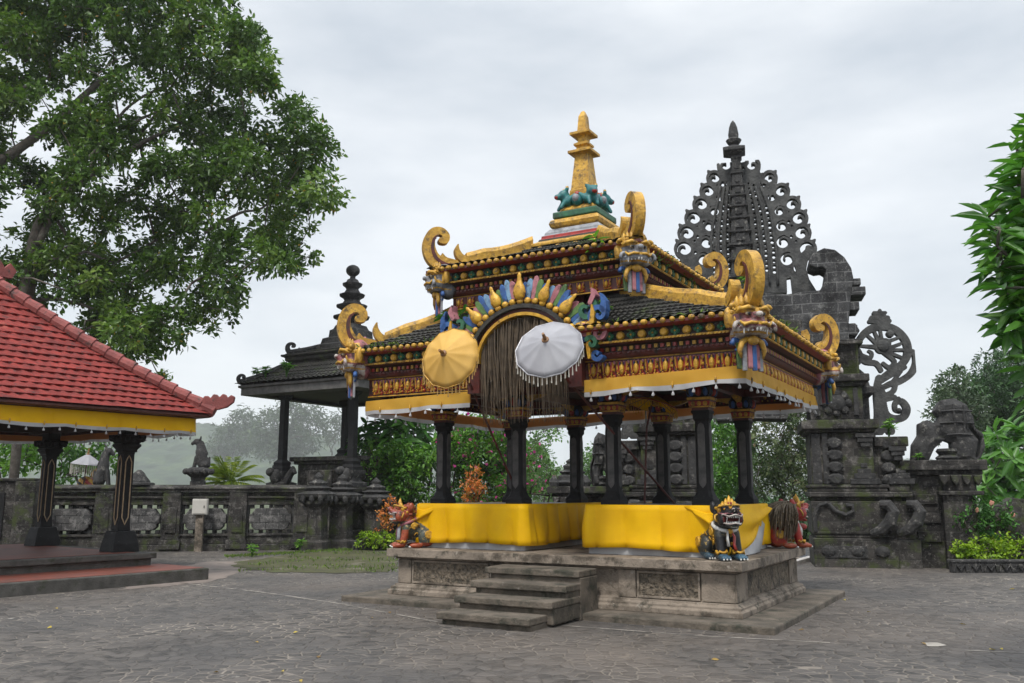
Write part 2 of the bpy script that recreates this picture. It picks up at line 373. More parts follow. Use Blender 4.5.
# ------------------------------------------------------------------ the painted pavilion (own frame: x along the front, y to the back)
TH = -0.5272; PO = Vector((1.3407, 13.9433, 0))
PAV_RZ = TH
ux = Vector((math.cos(TH), math.sin(TH), 0)); uy = Vector((-math.sin(TH), math.cos(TH), 0))
def PW(u, v, z=0): return PO+ux*u+uy*v+Vector((0,0,z))
pav = thing('temple_pavilion', 'painted gold and red open shrine pavilion with a two tier roof on a stone plinth', 'pavilion', PO, TH)

# plinth, its panels and steps
mb = MB(); mb.b2((-3.21,-2.25,-.05),(3.21,2.25,.085)); mb.build('footing', CONCD, pav, bevel=.02)
mb = MB()
mb.sweep([(2.737,-1.782),(2.737,1.782),(-2.737,1.782),(-2.737,-1.782)], [(-.5,.085),(-.02,.085),(-.02,.15),(-.05,.17),(-.05,.2),(-.1,.22),(-.1,.24),(-.15,.25),(-.15,.6),(-.1,.61),(-.1,.635),(0,.64),(0,.759),(-.9,.759)], closed=True)
mb.b2((-2.4,-1.4,.086),(2.4,1.4,.757)); 
mb.build('plinth', CONC, pav, bevel=.008)
for u, v in [(-2.47,-1.64),(-.83,-1.64),(1.17,-1.64),(2.38,-1.64)]:
    mb = MB(); mb.b2((u-.12 if u<2 else u-.2, v-.03,.252),(u+.12 if u<2 else u+.225, v+.03,.598)); mb.build('pilaster', CONC, pav, bevel=.006)
for v in (-1.4,1.4):
    mb = MB(); mb.b2((2.56,v-.25,.252),(2.622,v+.25,.598)); mb.build('pilaster', CONC, pav, bevel=.006)
for (a, b) in ((-2.33,-.97),(1.31,2.16)):
    m2 = MB(); m2.b2((a,-1.652,.27),(b,-1.6,.58)); p = m2.build('carved_panel', CARVED, pav)
    fr = MB(); fr.sweep([(b,.255),(b,.595),(a,.595),(a,.255)][::-1] if False else [(a,.255),(b,.255),(b,.595),(a,.595)], [(-.028,1.62),(-.028,1.672),(0,1.672),(0,1.62)], closed=True)
    fr.v = [(x, -z, y) for x, y, z in fr.v]; fr.build('panel_frame', CONC, p, bevel=.004)
m2 = MB(); m2.b2((2.56,-1.12,.27),(2.605,1.12,.58)); m2.build('carved_panel', CARVED, pav)
for i, (z0, z1, v0, u0, u1) in enumerate([(.02,.15,-3.47,-.62,.70),(.15,.305,-3.08,-.62,.795),(.305,.46,-2.7,-.62,.795),(.46,.612,-2.34,-.62,.795)]):
    m2 = MB(); m2.b2((u0,v0,z1-.085),(u1,-1.79,z1)); m2.b2((u0+.05,v0+.06,min(z0-.04,.03)),(u1-.012-.004*i,-1.8-.004*i,z1-.086)); m2.build('step', CONCD, pav, bevel=.014)
m2 = MB(); m2.b2((-.5,-2.3,.0),(.80,-1.785,.523)); m2.b2((-.5,-2.98,-.02),(.70,-2.302,.215)); m2.build('stair_core', CONCD, pav, bevel=.012)

# bench platforms and columns
BEDS = [(-2.44,-.62),(.47,2.27)]
for a, b in BEDS:
    m2 = MB(); m2.b2((a+.06,-1.2,.762),(b-.06,1.24,1.39)); bd = m2.build('bench_platform', DARKW, pav)
    m2 = MB(); m2.b2((a,-1.27,1.392),(b,1.3,1.432)); m2.build('bench_top', GREYP, bd, bevel=.006)
def column():
    m = MB(); c8 = lambda w, ch: [(w,w-ch),(w-ch,w),(-w+ch,w),(-w,w-ch),(-w,-w+ch),(-w+ch,-w),(w-ch,-w),(w,-w+ch)]
    def ring(w, ch, z): return [(x, y, z) for x, y in c8(w, ch)]
    lv = [(.15,.01,1.433),(.15,.01,1.5),(.135,.02,1.53),(.125,.045,1.56),(.1,.035,1.62),(.092,.034,2.56),(.115,.03,2.6),(.115,.03,2.66),(.13,.02,2.68),(.13,.02,2.71)]
    vs = []; fs = []
    for w, ch, z in lv: vs += ring(w, ch, z)
    for i in range(len(lv)-1):
        for k in range(8): fs.append((i*8+k, i*8+(k+1)%8, (i+1)*8+(k+1)%8, (i+1)*8+k))
    fs += [tuple(range(8)), tuple((len(lv)-1)*8+k for k in range(8))]
    m.add(vs, fs); c = m.build('column', COLB, pav, bevel=.005)
    m = MB()
    for k in range(4):
        a = k*math.pi/2; M = Matrix.Rotation(a,4,'Z')
        poly = [(-.035,1.7),(-.05,1.73),(-.05,2.46),(-.035,2.52),(0,2.54),(.035,2.52),(.05,2.46),(.05,1.73),(.035,1.7),(0,1.66)]
        m.prism(poly, -.104, -.088, 0, M)
    m.build('column_panel', COLG, c)
    m = MB(); m.sq([(.115,2.711),(.115,2.74),(.14,2.745),(.14,2.765),(.13,2.77),(.15,2.83),(.15,2.85),(.165,2.86),(.165,2.885)], mis=[1,1,0,1,2,1,0,0,0]);
    for k in range(4):
        for j in (-1,0,1):
            p = Matrix.Rotation(k*math.pi/2,4,'Z')@Vector((j*.085,-.142,2.8)); m.ball(p,(.034,.02,.034) if k%2==0 else (.02,.034,.034),0,8,5)
    cp = m.build('capital', [GOLDW, RED, REDB], c, bevel=.003)
    m = MB(); m.sq([(.1,2.886),(.16,2.93),(.17,3.0),(.13,3.075)], mi=2)
    for k in range(4):
        M = Matrix.Rotation(k*math.pi/2,4,'Z')
        m.ball(M@Vector((0,-.155,2.97)), (.05,.05,.07), 0, 8, 6); m.ball(M@Vector((-.1,-.15,2.96)), (.04,.04,.06), 1, 8, 6); m.ball(M@Vector((.1,-.15,2.96)), (.04,.04,.06), 1, 8, 6)
    m.build('lotus_bracket', [REDB, BLUE, BLACKP], c)
    return c
c0 = column(); first = True
for u in (-2.24,-.85,.72,2.06):
    for v in (-1.0,1.0):
        c = c0 if first else copy_tree(c0, pav); first = False
        c.location = (u+(.13 if u < -2 and v > 0 else 0), v, 0)
# beams and arched braces
def one(fn, name, mats, par, **k):
    m = MB(); fn(m); return m.build(name, mats, par, **k)
for v in (-1.0,1.0): one(lambda m: m.b2((-2.75,v-.06,3.077),(2.75,v+.06,3.19)), 'beam', RED, pav)
for u in (-2.24,-.85,.72,2.06): one(lambda m: m.b2((u-.055,-1.9,3.079),(u+.055,1.9,3.188)), 'beam', RED, pav)
BRC = lambda x, s: [(x+s*.1,2.9),(x+s*.14,2.9),(x+s*.2,2.99),(x+s*.38,3.03),(x+s*.5,3.076),(x+s*.1,3.076)]
for v in (-1.0,1.0):
    for a, b in ((-2.24,-.85),(-.85,.72),(.72,2.06)):
        for sd, x in ((1,a),(-1,b)): one(lambda m: m.prism(BRC(x, sd), v-.035, v+.035), 'brace', GOLDW, pav)
for u in (-2.24,-.85,.72,2.06):
    for sd, x in ((1,-1),(-1,1)): one(lambda m: m.prism(BRC(x, sd), u-.035, u+.035, M=Matrix.Rotation(math.pi/2,4,'Z')@Matrix.Diagonal((1,-1,1,1))), 'brace', GOLDW, pav)
m = MB(); m.b2((-2.86,-2.02,3.195),(2.86,2.02,3.23)); m.build('ceiling_board', DARKW, pav)

# painted entablature, shared by both tiers
def walk(path, closed, step, o=0.0, inset=.12):
    n = len(path)
    for i in range(n if closed else n-1):
        a = Vector(path[i]); b = Vector(path[(i+1)%n]); d = (b-a); L = d.length; d.normalize(); nr = Vector((d.y,-d.x))
        k = max(1, int(round((L-2*inset)/step))); st = (L-2*inset)/k
        for j in range(k+1):
            p = a+d*(inset+j*st)+nr*o; yield p, math.atan2(nr.y, nr.x)+math.pi/2, j, i
def petal_motif(m, p, rz, z, h):
    M = Matrix.Translation((p.x,p.y,z))@Matrix.Rotation(rz,4,'Z')
    S = lambda r: Matrix.Diagonal((*r,1))
    T = lambda x, y, zz: M@Vector((x,y,zz))
    k = h/.3
    Mr = Matrix.Rotation(rz,4,'Z')
    def ell(x, y, zz, r, mi, n=7, q=5): m.ball(T(x*k,y,zz*k), (r[0]*k,r[1],r[2]*k), mi, n, q, Mr)
    ell(0,-.02,.145,(.043,.04,.085),0,8,6); ell(0,-.015,.235,(.012,.02,.03),0)
    m.tube([T(-.055*k,-.014,.26*k),T(-.05*k,-.02,.13*k),T(0,-.024,.04*k),T(.05*k,-.02,.13*k),T(.055*k,-.014,.26*k)], .013*k, 5, 1)
    m.tube([T(-.085*k,-.008,.27*k),T(-.075*k,-.012,.18*k),T(-.06*k,-.014,.1*k)], .016*k, 5, 0); m.tube([T(.08*k,-.01,.26*k),T(.078*k,-.014,.18*k),T(.06*k,-.014,.1*k)], .016*k, 5, 0)
    ell(-.05,-.008,.235,(.024,.016,.034),2,6,4); ell(.05,-.008,.235,(.024,.016,.034),2,6,4)
    for q in range(9):
        a = R(195+150*q/8); ell(.078*math.cos(a), -.026, .155+.125*math.sin(a), (.0125,.012,.0125), 0 if q%2 else 1, 5, 3)
    for q in range(5): ell(.1, -.022, .055+.042*q, (.016-.001*q,.014,.016), 0 if q%2==0 else 1, 5, 3)
    for q in (-1,1): ell(q*.03,-.014,.262,(.02,.012,.014),3,5,3)
    ell(.1,-.008,.25,(.022,.015,.03),3); ell(.1,-.012,.15,(.016,.016,.035),0); ell(.1,-.008,.05,(.03,.018,.034),1)
    ell(-.05,-.012,.05,(.024,.018,.028),0); ell(.05,-.012,.05,(.024,.018,.028),0)
def tier(path, closed, zb, ph, inset, tag_gap=.235):
    n = 'entablature'
    m = MB(); m.sweep(path, [(-.08,zb),(0,zb),(0,zb+ph),(-.08,zb+ph)], closed, 0)
    band = m.build('petal_band', RED, pav)
    m = MB()
    for p, rz, j, i in walk(path, closed, .205, 0, inset): petal_motif(m, p, rz, zb+.01, ph-.02)
    for e in ((.012,zb+.006),(.012,zb+ph-.008)): m.sweep(path, [(0,e[1]-.008),(e[0],e[1]-.008),(e[0],e[1]+.008),(0,e[1]+.008)], closed, 0)
    m.build('lotus_band', [GOLD, REDB, BLUE, PINK], band)
    z = zb+ph
    m = MB()
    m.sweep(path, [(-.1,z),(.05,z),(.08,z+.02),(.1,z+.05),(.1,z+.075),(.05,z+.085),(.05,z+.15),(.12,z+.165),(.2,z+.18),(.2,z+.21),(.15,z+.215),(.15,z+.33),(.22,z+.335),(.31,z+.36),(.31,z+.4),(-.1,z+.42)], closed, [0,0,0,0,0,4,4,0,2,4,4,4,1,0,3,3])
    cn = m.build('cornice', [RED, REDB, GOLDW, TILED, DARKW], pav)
    m = MB()
    for p, rz, j, i in walk(path, closed, .085, .06, .05): m.box((p.x,p.y,z+.12), (.045,.05,.05), 0 if j%2 else 1, rz)
    for p, rz, j, i in walk(path, closed, .05, .205, .03): m.ball((p.x,p.y,z+.193), (.018,.018,.014), 1, 5, 3)
    for p, rz, j, i in walk(path, closed, .07, .102, .03): m.ball((p.x,p.y,z+.062), (.024,.024,.014), 2, 6, 3)
    m.build('dentil_trim', [REDB, GOLDW, RED], cn)
    m = MB()
    for p, rz, j, i in walk(path, closed, .145, .155, .02):
        M = Matrix.Translation((p.x,p.y,z+.272))@Matrix.Rotation(rz,4,'Z')
        if j % 2 == 0: m.lathe([(.058,-.01),(.058,.03),(.04,.05)], 10, (p.x,p.y,z+.272), 0, M=Matrix.Rotation(rz,4,'Z')@Matrix.Rotation(math.pi/2,4,'X'))
        else:
            for q in range(4):
                a = q*math.pi/2; c = M@Vector((.034*math.cos(a),-.015,.034*math.sin(a))); m.ball(c, (.033,.033,.033), 1, 6, 4)
            m.ball(M@Vector((0,-.03,0)), .015, 0, 6, 4)
    m.build('rosette_trim', [GOLD, GREEN], pav)
    m = MB()
    for p, rz, j, i in walk(path, closed, .125, .315, .0):
        k = 1+.15*math.sin(j*7.3+i)
        m.ball((p.x,p.y,z+.395+.006*math.sin(j*3.1)), (.043*k,.043*k,.036), 0, 8, 5)
    m.build('tile_edge_trim', GOLDW, pav)
    return z+.41
def tile_slope(m, e0, e1, t1, t0, rows=8, bump=.022, tile=.125, sag=.06):
    e0, e1, t0, t1 = map(Vector, (e0,e1,t0,t1)); L = (e1-e0).length; nc = max(2, int(L/tile))*4
    nrm = (e1-e0).cross(t0-e0).normalized()
    vs = []; rr = []
    for r_ in range(rows):
        rr += [(r_/rows, 1.0), ((r_+.98)/rows, 0.0)]
    for t, up in rr:
        for c in range(nc+1):
            s = c/nc; p = e0.lerp(e1, s).lerp(t0.lerp(t1, s), t)
            w = abs(math.sin(math.pi*c/4))
            jit = noise.noise(p*3)*.012
            vs.append(p+nrm*(up*.028+w*bump+jit)-Vector((0,0,sag*math.sin(math.pi*t))))
    W_ = nc+1; fs = [(i*W_+c, i*W_+c+1, (i+1)*W_+c+1, (i+1)*W_+c) for i in range(len(rr)-1) for c in range(nc)]
    m.add(vs, fs)

A1, B1 = 2.92, 2.08; G0, G1 = -.98, .78
low = [(G1,-B1),(A1,-B1),(A1,B1),(-A1,B1),(-A1,-B1),(G0,-B1)]
zt1 = tier(low, False, 3.06, .29, .16)
UC = -.2; A2, B2 = 1.47, 1.62
upp = [(UC-A2,-B2),(UC+A2,-B2),(UC+A2,B2),(UC-A2,B2)]
zt2 = tier(upp, True, 4.40, .2, .12)
Ae, Be = A1+.3, B1+.3; ai, bi, zi = 1.3, 1.45, 4.38
m = MB(); z0 = zt1
m_args = [((G1,-Be,z0),(Ae,-Be,z0),(UC+ai,-bi,zi),(G1-.1,-bi,zi)), ((-Ae,-Be,z0),(G0,-Be,z0),(G0+.1,-bi,zi),(UC-ai,-bi,zi)),
          ((Ae,-Be,z0),(Ae,Be,z0),(UC+ai,bi,zi),(UC+ai,-bi,zi)), ((Ae,Be,z0),(-Ae,Be,z0),(UC-ai,bi,zi),(UC+ai,bi,zi)), ((-Ae,Be,z0),(-Ae,-Be,z0),(UC-ai,-bi,zi),(UC-ai,bi,zi))]
for e0, e1, t1, t0 in m_args: tile_slope(m, e0, e1, t1, t0, 9)
m.build('lower_roof', TILED, pav, fix=False)
m = MB(); m.b2((UC-1.2,-1.36,3.24),(UC+1.2,1.36,4.62)); m.build('attic_wall', DARKW, pav)
for x in (-1.22,-.7,.62,1.22):
    for y in (-1.38,1.38): one(lambda m: m.b2((UC+x-.07,y-.07,4.3),(UC+x+.07,y+.07,4.46)), 'attic_post', RED, pav)
m = MB(); e2a, e2b, z0, si, zs = A2+.3, B2+.3, zt2, .62, 5.5
for sx_, (a, b) in enumerate((((-1,-1),(1,-1)),((1,-1),(1,1)),((1,1),(-1,1)),((-1,1),(-1,-1)))):
    tile_slope(m, (UC+a[0]*e2a,a[1]*e2b,z0), (UC+b[0]*e2a,b[1]*e2b,z0), (UC+b[0]*si,b[1]*si,zs), (UC+a[0]*si,a[1]*si,zs), 7)
m.build('upper_roof', TILED, pav, fix=False)

# stepped base and gilded spire
SC = -.15
m = MB()
m.sq([(.66,5.38),(.66,5.5),(.7,5.52),(.7,5.57),(.62,5.6),(.58,5.62),(.57,5.66),(.54,5.67),(.54,5.72),(.5,5.74),(.5,5.78),(.48,5.80),(.44,5.85)], (SC,0,0), mis=[2,2,0,0,0,2,1,1,3,3,3,3,3])
m.sq([(.38,5.851),(.43,5.88),(.45,5.94),(.43,6.0),(.37,6.03)], (SC,0,0), 0)
m.sq([(.37,6.031),(.40,6.04),(.40,6.14),(.32,6.16)], (SC,0,0), 4)
m.sq([(.31,6.161),(.31,6.2),(.26,6.25),(.2,6.3)], (SC,0,0), 0)
sb = m.build('spire_base', [GOLDW, REDB, TILED, GREYP, GREEN], pav, bevel=.02)
m = MB()
for k in range(4):
    for j in (-.4,-.13,.13,.4):
        p = Matrix.Rotation(k*math.pi/2,3,'Z')@Vector((j*1.2,-.67,5.46)); m.ball((p.x+SC,p.y,p.z), (.07,.07,.05), 0, 8, 5)
m.build('spire_base_knob', GOLDW, sb)
m = MB()
m.sq([(.19,6.3),(.185,6.55),(.17,6.56),(.115,7.16),(.13,7.18),(.205,7.2),(.205,7.245),(.1,7.28),(.09,7.33),(.13,7.35),(.13,7.385),(.075,7.42),(.08,7.48),(.105,7.51),(.18,7.53),(.18,7.575),(.082,7.61),(.064,7.88),(.028,7.97),(.004,7.99)], (SC,0,0), 0)
m.build('spire', GOLDW, pav, bevel=.006)
# winged green lions around the spire foot
def spire_lion():
    o = sculpt('spire_lion', [('e',(0,0,.1),(.09,.11,.1)),('e',(0,-.1,.2),(.085,.09,.085)),('e',(0,-.19,.17),(.05,.06,.045)),('e',(-.07,-.07,.29),(.03,.03,.05)),('e',(.07,-.07,.29),(.03,.03,.05)),
        ('c',(-.07,-.05,.1),(-.16,.03,.2),.06,.02),('c',(.07,-.05,.1),(.16,.03,.2),.06,.02),('c',(-.05,-.1,.1),(-.06,-.16,0),.035,.03),('c',(.05,-.1,.1),(.06,-.16,0),.035,.03)],
        [TEAL, REDB, GOLDW], .018, lambda c, n: 1 if (c.y < -.2 and c.z < .17) else (2 if c.z > .3 else 0), pav)
    return o
l0 = spire_lion()
for k, an in enumerate((0, 90, 180, 270)):
    for q, (off, s) in enumerate(((0,1.15),)):
        o = l0 if k == 0 else copy_tree(l0, pav)
        a = R(an+45); o.location = (SC+math.sin(a)*.25, -math.cos(a)*.25, 6.22); o.rotation_euler = (0,0,a); o.scale = (1.15,1.15,1.15)
for k in range(4):
    m = MB(); a = R(k*90); c = (SC+math.sin(a)*.27,-math.cos(a)*.27,6.33)
    m.ball(c, (.1,.1,.1), 0, 9, 6); m.ball((c[0]+math.sin(a)*.07,c[1]-math.cos(a)*.07,c[2]+.02), (.06,.06,.07), 1, 8, 6); m.ball((c[0],c[1],c[2]+.1), (.05,.05,.06), 2, 8, 5)
    m.build('spire_mask', [TEAL, GREYP, REDB], pav, smooth=True)

# hip ridges with their tall gold scrolls, guardian heads and painted pendants
def scroll():
    f1 = poly_sdf(smooth_path([(-.75,.1,.05),(-.5,.02,.065),(-.25,-.01,.08),(-.05,.03,.09),(.09,.12,.092),(.15,.26,.085),(.14,.4,.072),(.08,.49,.06),(-.01,.505,.052),(-.075,.45,.05),(-.07,.385,.048),(-.015,.375,.042)], 5))
    f2 = poly_sdf(smooth_path([(-.7,.12,.03),(-.46,.1,.055),(-.3,.15,.05),(-.235,.25,.035),(-.245,.34,.008)], 5))
    f3 = poly_sdf(smooth_path([(-.2,.05,.07),(-.07,.1,.05),(-.03,.19,.01)], 5))
    return lambda X, Z: np.minimum(np.minimum(f1(X,Z), f2(X,Z)), f3(X,Z))
SCF = scroll()
def hip(corner, top, k):
    c = Vector(corner); t = Vector(top); an = math.atan2(c.y, c.x-UC*(1 if k < 1.2 else 0)); an = round((an-math.pi/4)/(math.pi/2))*math.pi/2+math.pi/4
    M = Matrix.Translation(c)@Matrix.Rotation(an,4,'Z')@Matrix.Diagonal((k,1,k,1))
    m = MB(); sdf_plate(m, SCF, -.85, .26, -.12, .6, 76, -.07, .07, 0, M)
    s = m.build('ridge_scroll', GOLDW, pav, bevel=.012)
    m = MB()
    for sgn in (-1, 1):
        M2 = M@Matrix.Translation((0, sgn*.072, 0))
        g = poly_sdf(smooth_path([(-.5,.09,.012),(-.32,.06,.018),(-.1,.04,.022),(.05,.12,.024),(.105,.25,.022),(.09,.38,.018),(.04,.44,.01)], 5))
        sdf_plate(m, g, -.6, .18, -.05, .52, 56, -.006, .006, 0, M2)
    m.build('scroll_inlay', RED, s)
    m = MB(); e = c+Vector((math.cos(an),math.sin(an),0))*-.36*k+Vector((0,0,.13*k)); d = (t-e); n = 8
    prof = []
    for q in range(n+1):
        p = e.lerp(t, q/n)-Vector((0,0,.07*math.sin(math.pi*q/n))); prof.append(p)
    vs = []; sd_ = Vector((-d.y, d.x, 0)).normalized()*.065
    for iq, p in enumerate(prof):
        p = p+Vector((0,0,-.07*max(0, 1-iq/2)))
        vs += [p-sd_+Vector((0,0,-.08)), p+sd_+Vector((0,0,-.08)), p+sd_*1.25+Vector((0,0,.12)), p+sd_*.7+Vector((0,0,.19)), p-sd_*.7+Vector((0,0,.19)), p-sd_*1.25+Vector((0,0,.12))]
    m.add(vs, [(i*6+q,i*6+(q+1)%6,i*6+6+(q+1)%6,i*6+6+q) for i in range(n) for q in range(6)]+[tuple(range(6)), tuple(range(n*6,n*6+6))]); m.build('hip_ridge', GOLDW, pav, bevel=.01)
    return s, an
LIPE = pm('aged_eye_paint', (.42,.36,.25), (.25,.2,.13), 14, .5, .1)
def guardian(kind):
    hair, skin, lip, gold = kind
    r = sculpt('guardian_head', [('e',(0,0,.2),(.2,.2,.2)),('e',(0,-.13,.12),(.17,.14,.09)),('e',(0,-.2,.21),(.065,.08,.055)),('e',(-.14,-.1,.1),(.085,.09,.09)),('e',(.14,-.1,.1),(.085,.09,.09)),
        ('c',(-.16,-.14,.29),(-.02,-.19,.26),.035,.045),('c',(.16,-.14,.29),(.02,-.19,.26),.035,.045),('e',(-.21,.02,.22),(.05,.05,.12)),('e',(.21,.02,.22),(.05,.05,.12)),
        ('e',(0,.02,.34),(.17,.15,.1)),('c',(-.1,-.17,.12),(.1,-.17,.12),.05,.05),('c',(0,-.02,.38),(0,.1,.47),.08,.03),('e',(0,.08,.05),(.16,.12,.12)),
        ('c',(-.2,-.12,.08),(-.24,-.16,.2),.035,.015),('c',(.2,-.12,.08),(.24,-.16,.2),.035,.015)],
        [skin, gold, lip, hair], .016,
        lambda c, n: 3 if c.z > .39 or c.y > .1 else (1 if (c.z > .25 and c.y < .02) or (abs(c.x) > .19 and c.z > .12) or (.12 < c.z < .155) or (.045 < c.z < .06) else (2 if c.z < .1 else 0)), pav, smooth_it=2)
    m = MB()
    for s in (-1,1): m.ball((s*.085,-.19,.236), (.036,.026,.022), 0, 10, 7); m.ball((s*.088,-.209,.233), (.021,.012,.018), 1, 8, 5)
    m.build('eye', [LIPE, BLACKP], r, smooth=True)
    m = MB()
    for k in range(8):
        x = (k-3.5)*.04; y = -.255+abs(x)*.55
        m.lathe([(.016,.02),(.013,-.01),(.005,-.028 if k not in (0,7) else -.05)], 6, (x,y,.085), 0)
    m.build('teeth', WHITE, r)
    m = MB()
    for sd in (-1,1):
        m.tube([(sd*(.19+.06*math.cos(a)*(1-.09*q)), -.17, .11+.06*math.sin(a)*(1-.09*q)) for q, a in enumerate([-.6+k*.62 for k in range(10)])], [.024]*7+[.02,.016,.012], 6, 0)
        m.tube([(sd*(.2+.05*math.cos(a)*(1-.1*q)), -.1, .3+.05*math.sin(a)*(1-.1*q)) for q, a in enumerate([.2+k*.62 for k in range(9)])], [.024]*6+[.02,.016,.012], 6, 1)
        m.tube([(sd*.03,-.235,.275),(sd*.1,-.225,.30),(sd*.17,-.17,.285),(sd*.2,-.12,.25)], [.016,.024,.02,.01], 6, 1)
        m.tube([(sd*.02,-.27,.13),(sd*.09,-.25,.14),(sd*.15,-.21,.12),(sd*.19,-.19,.16)], [.016,.018,.018,.012], 6, 1)
    m.ball((0,-.275,.22),(.045,.03,.032),0,8,6)
    for k in range(7):
        a = (k-3)*.36; m.lathe([(.03,0),(.04,.03),(.028,.08),(.004,.13)], 7, (math.sin(a)*.17,-.1*math.cos(a)-.03,.35-.015*abs(k-3)), 1)
    m.build('cheek_curl', [lip, gold], r, smooth=True)
    m = MB()
    for k, mi in enumerate((3,2,1,0,1,2)):
        x = (k-2.5)*.052; m.box((x,-.1+abs(x)*.5,-.15-.02*(k%2)), (.05,.03,.3), mi)
    m.build('ribbon_pendant', [BLUE, PINK, GREYP, LGREEN], r, bevel=.006)
    m = MB()
    for s in (-1,1):
        m.tube([(p[0]*s,-.09,p[1]) for p in [(.05,0),(.12,-.04),(.15,-.12),(.13,-.2)]], [.03,.035,.03,.01], 7, 0)
        m.tube([(s*(.16+.045*math.cos(a)),-.03,-.06+.05*math.sin(a)) for a in [k*.5 for k in range(11)]], [.03]*8+[.024,.018,.01], 7, 1)
    m.ball((0,-.12,-.02), (.07,.04,.05), 0)
    m.build('pendant_leaf', [GOLDW, BLUE], r, smooth=True)
    return r
LIPW = pm('aged_white_paint', (.5,.46,.42), (.3,.26,.23), 14, .6, .3, 40, dirt=(.12,.04,.04), dpos=.56, dscale=14)
kA = guardian((PINK, pm('mask_pink_paint', (.3,.1,.1), (.13,.04,.045), 14, .5, .4, 30, dirt=(.03,.02,.02), dpos=.58, dscale=10), LIPW, GOLDW))
kB = guardian((GREYP, pm('mask_grey_paint', (.2,.2,.21), (.09,.09,.1), 12, .5, .2, 30, dirt=(.03,.025,.02), dpos=.6, dscale=8), GREYP, GOLDW))
usedA = usedB = False
for sx in (-1,1):
    for sy in (-1,1):
        s, an = hip((sx*(Ae-.14),sy*(Be-.14),zt1+.05), (UC+sx*ai,sy*bi,zi+.04), 1.28)
        g = kA if not usedA else copy_tree(kA, pav); usedA = True
        g.location = (sx*(A1+.13), sy*(B1+.16), 3.42); g.rotation_euler = (0,0,an+math.pi/2); g.scale = (1.1,1.15,1.2)
        s, an = hip((UC+sx*(e2a-.14),sy*(e2b-.14),zt2+.05), (UC+sx*si,sy*si,zs+.03), 1.16)
        g = kB if not usedB else copy_tree(kB, pav); usedB = True
        g.location = (UC+sx*(A2+.12), sy*(B2+.12), 4.64); g.rotation_euler = (0,0,an+math.pi/2); g.scale = (1.02,1.05,1.1)

# arched gable over the entrance
AC, AZ = -.1, 3.42
def arch(m, a0, b0, a1, b1, y0, y1, mi, n=26, lo=0.0):
    P = [(AC+a1*math.cos(t), AZ+b1*math.sin(t)) for t in [lo+(math.pi-2*lo)*k/n for k in range(n+1)]]
    Q = [(AC+a0*math.cos(t), AZ+b0*math.sin(t)) for t in [lo+(math.pi-2*lo)*k/n for k in range(n+1)]]
    for k in range(n):
        q = [Q[k], P[k], P[k+1], Q[k+1]]
        vs = [(x,y0,z) for x,z in q]+[(x,y1,z) for x,z in q]
        fs = [(0,1,2,3),(7,6,5,4),(1,5,6,2),(0,3,7,4)]
        if k == 0: fs.append((0,4,5,1))
        if k == n-1: fs.append((3,2,6,7))
        m.add(vs, fs, mi)
m = MB()
arch(m, .70,.63,.745,.675, -2.26,-1.4, 0); arch(m, .746,.676,.80,.73, -2.22,-1.4, 1); arch(m, .801,.731,.86,.79, -2.29,-1.4, 2); arch(m, .861,.791,.92,.85,-2.2,-1.4,1)
for x in (-1,1): m.b2((AC+x*.81-.1,-2.2,3.0),(AC+x*.81+.1,-1.42,AZ-.003), 1)
ag = m.build('entrance_arch', [GOLD, RED, TILED], pav)
m = MB()
for k in range(23):
    t = R(4+172*k/22); m.ball((AC+.9*math.cos(t),-2.27,AZ+.83*math.sin(t)), (.055,.04,.05), 0, 8, 6)
m.build('arch_scallop', GOLD, ag, smooth=True)
feather = [PINK, LBLUE, BLUE, LGREEN]
m = MB()
for k in range(6):
    tm = 22+136*(k+.5)/6
    for j in range(5):
        t = R(tm+(j-2)*4.1); d = Vector((math.cos(t),0,math.sin(t))); b = Vector((AC+.93*math.cos(t),-2.22,AZ+.86*math.sin(t)))
        L = .25+.045*(2-abs(j-2)); M = Matrix.Translation(b)@Matrix.Rotation(-(t-math.pi/2)*1.0,4,'Y')
        prof = [(-.026,0),(-.047,L*.55),(-.042,L*.82),(-.02,L*.96),(0,L),(.02,L*.96),(.042,L*.82),(.047,L*.55),(.026,0)]
        m.prism(prof, -.02-.006*(j%2), .02, (j+k)%4, M)
m.build('arch_feather', feather, ag, bevel=.006)
for k in range(7):
    m = MB(); t = R(22+136*k/6); s = 1 if k == 3 else .85
    b = Vector((AC+.9*math.cos(t),-2.29,AZ+.83*math.sin(t))); M = Matrix.Rotation(-(t-math.pi/2),4,'Y')
    m.lathe([(.02,0),(.085,.05),(.105,.12),(.085,.2),(.045,.27),(.03,.34),(.034,.37),(.01,.41)], 10, b, 0, M=M@Matrix.Diagonal((s,.55*s,s,1)))
    m.build('arch_flame', GOLD, ag, smooth=True)
